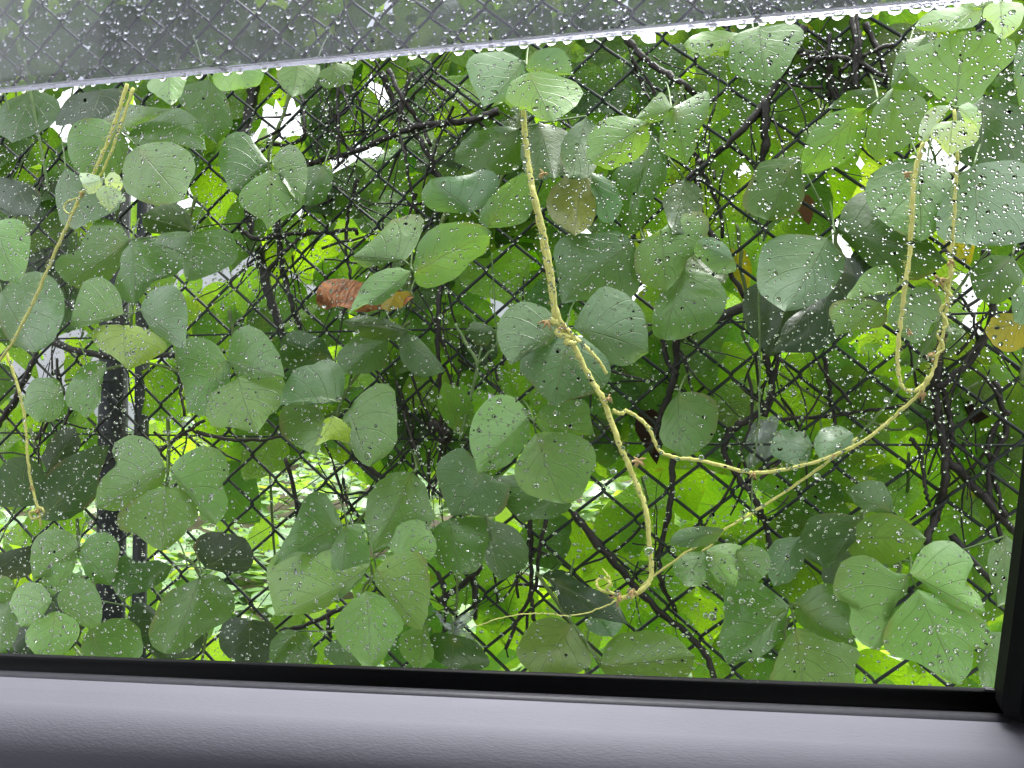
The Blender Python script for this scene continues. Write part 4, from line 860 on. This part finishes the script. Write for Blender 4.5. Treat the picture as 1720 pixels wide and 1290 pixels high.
# run channel nub in the corner
c0 = at(1655, 1150, GQ-.004)
mb = MB(); mb.box((c0.x, GQ-.005, c0.z-.012), (c0.x+.004, GQ-.0005, c0.z-.002)); mb.build('channel_end', M['ledge'], door, smooth=False)
# roof lining and the rest of the cabin round the viewer
mb = MB()
x0, x1 = -1.3, 1.15
ring = [(.52, ztop-.01), (.50, ztop+.035), (.44, ztop+.065), (-.95, ztop+.075), (-1.15, ztop+.03), (-1.17, ztop-.01), (-1.13, ztop-.01), (-1.1, ztop+.02), (-.9, ztop+.045), (.40, ztop+.035), (.47, ztop+.0)]
mb.extrude(ring, (x0, 0, 0), (x1, 0, 0)); mb.build('roof', M['head'], car)
mb = MB(); mb.extrude([(-1.12, 1.02), (-1.06, 1.0), (-1.02, .9), (-1.04, .45), (-1.14, .45)], (x0, 0, 0), (x1, 0, 0)); mb.build('far_door', M['trim'], car)
tint, tnt, tout = new_mat('dimming_tint'); tb = tnt.nodes.new('ShaderNodeBsdfTransparent'); tb.inputs[0].default_value = (.55, .56, .57, 1); tnt.links.new(tb.outputs[0], tout.inputs[0])
mb = MB(); mb.extrude([(-1.09, 1.0), (-1.086, 1.0), (-1.116, ztop), (-1.12, ztop)], (x0, 0, 0), (x1, 0, 0)); mb.build('far_dimming_pane', tint, car, smooth=False)  # unseen glass, tint added to dim the sky mirrored in the near pane
mb = MB(); mb.box((x0, -1.15, .33), (x1, .50, .40)); mb.build('floor', M['carpet'], car, smooth=False)
mb = MB(); mb.box((-.55, -.95, .4), (.45, .30, .68)); mb.build('seat_cushion', M['carpet'], car, smooth=False)
mb = MB(); mb.extrude([(.53, .42), (.545, .75), (.54, .93), (.518, .97), (.518, .42)], (x0, 0, 0), (x1, 0, 0)); mb.build('door_skin', M['paint'], car)
# etched letters on the pane
cu = bpy.data.curves.new('etch', 'FONT'); cu.body = 'YOTA'; cu.size = .0062; cu.align_x = 'CENTER'; cu.space_character = 1.1
to = bpy.data.objects.new('etch_tmp', cu); COL.objects.link(to)
dg = bpy.context.evaluated_depsgraph_get(); me = bpy.data.meshes.new_from_object(to.evaluated_get(dg)); bpy.data.objects.remove(to)
me.materials.clear(); me.materials.append(M['etch'])
e = link('etched_letters', me, door, at(1591, 1066, GQ-.0006)); e.rotation_euler = (R(90), 0, 0)
# smoked rain visor outside the glass
VL, VT = .565, .53
vl0, vl1 = at(-260, 179, VL), at(1980, -31, VL)
visor = empty('rain_visor', vl0.lerp(vl1, .5), None, None); visor.parent = car; visor.location = WL[visor.name]-WL['car']
def vpt(t, h): # t along, h metres up the slope
    p = vl0.lerp(vl1, t); return p+Vector((0, -.38*h, h))
mb = MB(); prof = [(0, .0032), (-.0023, .012), (-.018, .06), (-.036, .13), (-.040, .13), (-.022, .06), (-.0063, .012), (-.004, .0032)]
mb.extrude([(a+.004, b) for a, b in prof], vl0, vl1); mb.build('shade', M['visor'], visor)
mb = MB(); lip = [(0, -.0004), (.0004, -.0009), (.0009, -.0004), (.0040, .0034), (.0036, .0038), (0, .0038)]   # bevelled clear edge
mb.extrude(lip, vl0, vl1); mb.build('lip', M['lip'], visor, smooth=False)

# ---------------------------------------------------------------- raindrops
def drop_mesh(kind):
    V = []; Fc = []; S = 14; rings = [(0, .52), (.35, .47), (.62, .36), (.85, .19), (1.0, 0.0)]
    V.append((0, .52, 0))
    for r, h in rings[1:]:
        for k in range(S):
            a = 2*math.pi*k/S; x = r*math.cos(a); z = r*math.sin(a)
            if kind == 1: z *= 1.15 if z < 0 else 1.0; x *= .95
            if kind == 2: x *= 1.25; z *= .85
            V.append((x, h*(1.15 if z < 0 else .9) if r < 1 else 0, z))
    V.append((0, 0, 0))
    nr = len(rings)-1
    for k in range(S): Fc.append((0, 1+(k+1) % S, 1+k))
    for r in range(nr-1):
        for k in range(S):
            a = 1+r*S+k; b = 1+r*S+(k+1) % S; Fc.append((a, b, b+S, a+S))
    l = 1+(nr-1)*S; c = len(V)-1
    for k in range(S): Fc.append((l+k, l+(k+1) % S, c))
    return V, Fc
DM = [drop_mesh(i) for i in range(3)]
DME = [mesh_data('raindrop', v, f, M['water']) for v, f in DM]
dr = random.Random(8)
def lip_y(px): return 165-px*(160/1720)+1.5*math.sin(px/300)
hang = [i for i in range(0, 1720, 1)]
# drops hanging from the lip
HV = []; HF = []
S = 12
HV.append((0, 0, -1.0))
for j in range(1, 8):
    a = j/7*R(125); 
    for k in range(S): t = 2*math.pi*k/S; HV.append((math.sin(a)*math.cos(t)*1.15, math.sin(a)*math.sin(t)*.8, -math.cos(a)))
for k in range(S): HF.append((0, 1+k, 1+(k+1) % S))
for j in range(6):
    for k in range(S): a = 1+j*S+k; b = 1+j*S+(k+1) % S; HF.append((a, a+S, b+S, b))
HF.append(tuple(reversed([1+6*S+k for k in range(S)])))
HF = [tuple(reversed(f)) for f in HF]
def third(px): return ('left end', 'left half', 'middle', 'right half', 'right end')[max(0, min(4, int(px/344)))]
HM = mesh_data('hanging_raindrop', HV, HF, M['water'])
x = -6.0; nh = 0
while x < 1740:
    t = (at(x, lip_y(x), VL).x-vl0.x)/(vl1.x-vl0.x)
    p = vl0.lerp(vl1, t); r = dr.uniform(4.2, 9.5)*p.y/F_PX*.95
    o = link('raindrop', HM, None, (p.x, p.y+.003, p.z+.0005-r*.15)); o.scale = (r*dr.uniform(1, 1.25), r, r*dr.uniform(.75, 1.05))
    lab = ('fat' if r > .0024 else 'small')+' white raindrop hanging from the visor lip near its '+third(x); tag(o, lab, 'raindrop', lab.replace('raindrop', 'raindrops')); nh += 1
    x += dr.choice((17, 20, 24, 28, 36, 48))*dr.uniform(.85, 1.2)
# drops beaded on the visor and on the pane
ZP = [(90,240,'the white gaps at upper left'),(265,290,'the round pale leaf'),(445,300,'the heart-shaped leaf'),(250,410,'the wide dark leaves'),(50,520,'the blue-green leaf at left edge'),(190,660,'the black post'),(270,830,'the big lobed leaf'),(100,1000,'the clover-like leaves'),
 (390,640,'the leaf right of the post'),(320,1030,'the glossy leaf near the sill'),(600,520,'the red-brown dead leaf'),(570,700,'the crinkled leaves'),(540,950,'the broad leaves left of centre'),(700,230,'the thin dead stems'),(740,430,'the long pale blade'),(880,140,'the pale leaf under the visor'),
 (960,580,'the big centre leaf'),(900,760,'the pale leaf pair'),(1040,240,'the pale pair right of the yellow stem'),(1090,420,'the blue-green leaves right of centre'),(1155,520,'the oval shaded leaf'),(1200,640,'the bright yellow-green leaves'),(1340,460,'the large dark leaf behind the hook'),(1390,100,'the broken black stems'),
 (1400,230,'the grey-green leaf pair'),(1610,110,'the big pale leaf at top right'),(1650,340,'the large leaf at right'),(1480,520,'the small trefoil'),(1460,720,'the swag'),(1620,750,'the twisted black stems'),(1530,1020,'the huge leaf by the pillar'),(1300,1040,'the leaves left of the huge leaf'),(1000,930,'the bright mesh below centre'),(1050,1090,'the olive leaf'),(800,930,'the shaded leaves below the pale pair')]
def zone(px, py): return min(ZP, key=lambda z: (z[0]-px)**2+(z[1]-py)**2)[2]
def drops_on(which, n_single, n_rest, label, group, small, big):
    L = []
    while len(L) < n_single+n_rest:
        px = dr.uniform(-30, 1750)
        if which == 'visor':
            py = dr.uniform(-40, 160)
            if py > lip_y(px)-20: continue
        else:
            py = dr.uniform(lip_y(px)+14, 1160)
            if px > 1720-(py-800)*.18 and py > 700: continue
            if py > 1102+px*.031: continue
            # mist collects more thickly towards the left and the top of the pane
            dens = .46+.45*max(0, 1-abs(px-150)/520)*(1 if py > 300 else .7)+.28*max(0, 1-(py-100)/700)+.2*math.sin(px*.011+py*.007)
            if dr.random() > dens: continue
        L.append((px, py, small(px, py)))
    L.sort(key=lambda q: -q[2])
    V = []; Fc = []
    for i, (px, py, rp) in enumerate(L):
        if which == 'visor':
            q = at(px, py, VL); h = max(.012, (q.z-vl0.lerp(vl1, (q.x-vl0.x)/(vl1.x-vl0.x)).z)); yy = VL+.004-.38*max(0, h-.012)*.78-.0023; q = at(px, py, yy); ang = -.30
        else: q = at(px, py, GQ+.0037); ang = 0
        r = rp*.54/F_PX
        if i < n_single:
            o = link('raindrop', DME[i % 3], None, q); o.scale = (r, r*dr.uniform(.8, 1.1)*(1.35 if which == 'visor' else 1), r); o.rotation_euler = (-ang*0+(.36 if which == 'visor' else 0), dr.uniform(-.3, .3), 0)
            
            if which == 'visor': lab = ('bigger' if rp > 4 else 'small')+' bright raindrop beaded on the smoked visor near its '+third(px)
            else: lab = ('bigger' if rp > 4 else 'small')+' clear raindrop on the window pane over '+zone(px, py)
            tag(o, lab, 'raindrop', lab.replace('raindrop', 'raindrops'))
        else:
            n = len(V); v, f = DM[i % 3]
            # small ones: rim, mid ring and top only
            for w in v[0:1]+v[15:29]+v[43:57]: V.append(Vector((w[0]*r, w[1]*r*(1.35 if which == 'visor' else 1), w[2]*r))+q)
            for k in range(14):
                Fc.append((n, n+1+(k+1) % 14, n+1+k)); a = n+1+k; b = n+1+(k+1) % 14; Fc.append((a, b, b+14, a+14))
            Fc.append(tuple(n+15+k for k in range(14)))
    o = obj('raindrops', V, Fc, M['water']); tag(o, 'fine spray of tiny raindrops over the '+('smoked visor' if which == 'visor' else 'window pane'), 'raindrops', kind='stuff')
drops_on('visor', 110, 1500, 'bright raindrop beaded on the dark smoked visor', 'larger raindrops on the visor', lambda x, y: min(8.5, 1.6+dr.expovariate(.6)), None)
drops_on('pane', 300-nh-110, 13500, 'clear raindrop clinging to the window pane in front of the leaves', 'larger raindrops on the window pane',
         lambda x, y: min(6.6, 1.2+dr.expovariate(1.7)+(1.2*dr.random() if dr.random() < .12 else 0)), None)
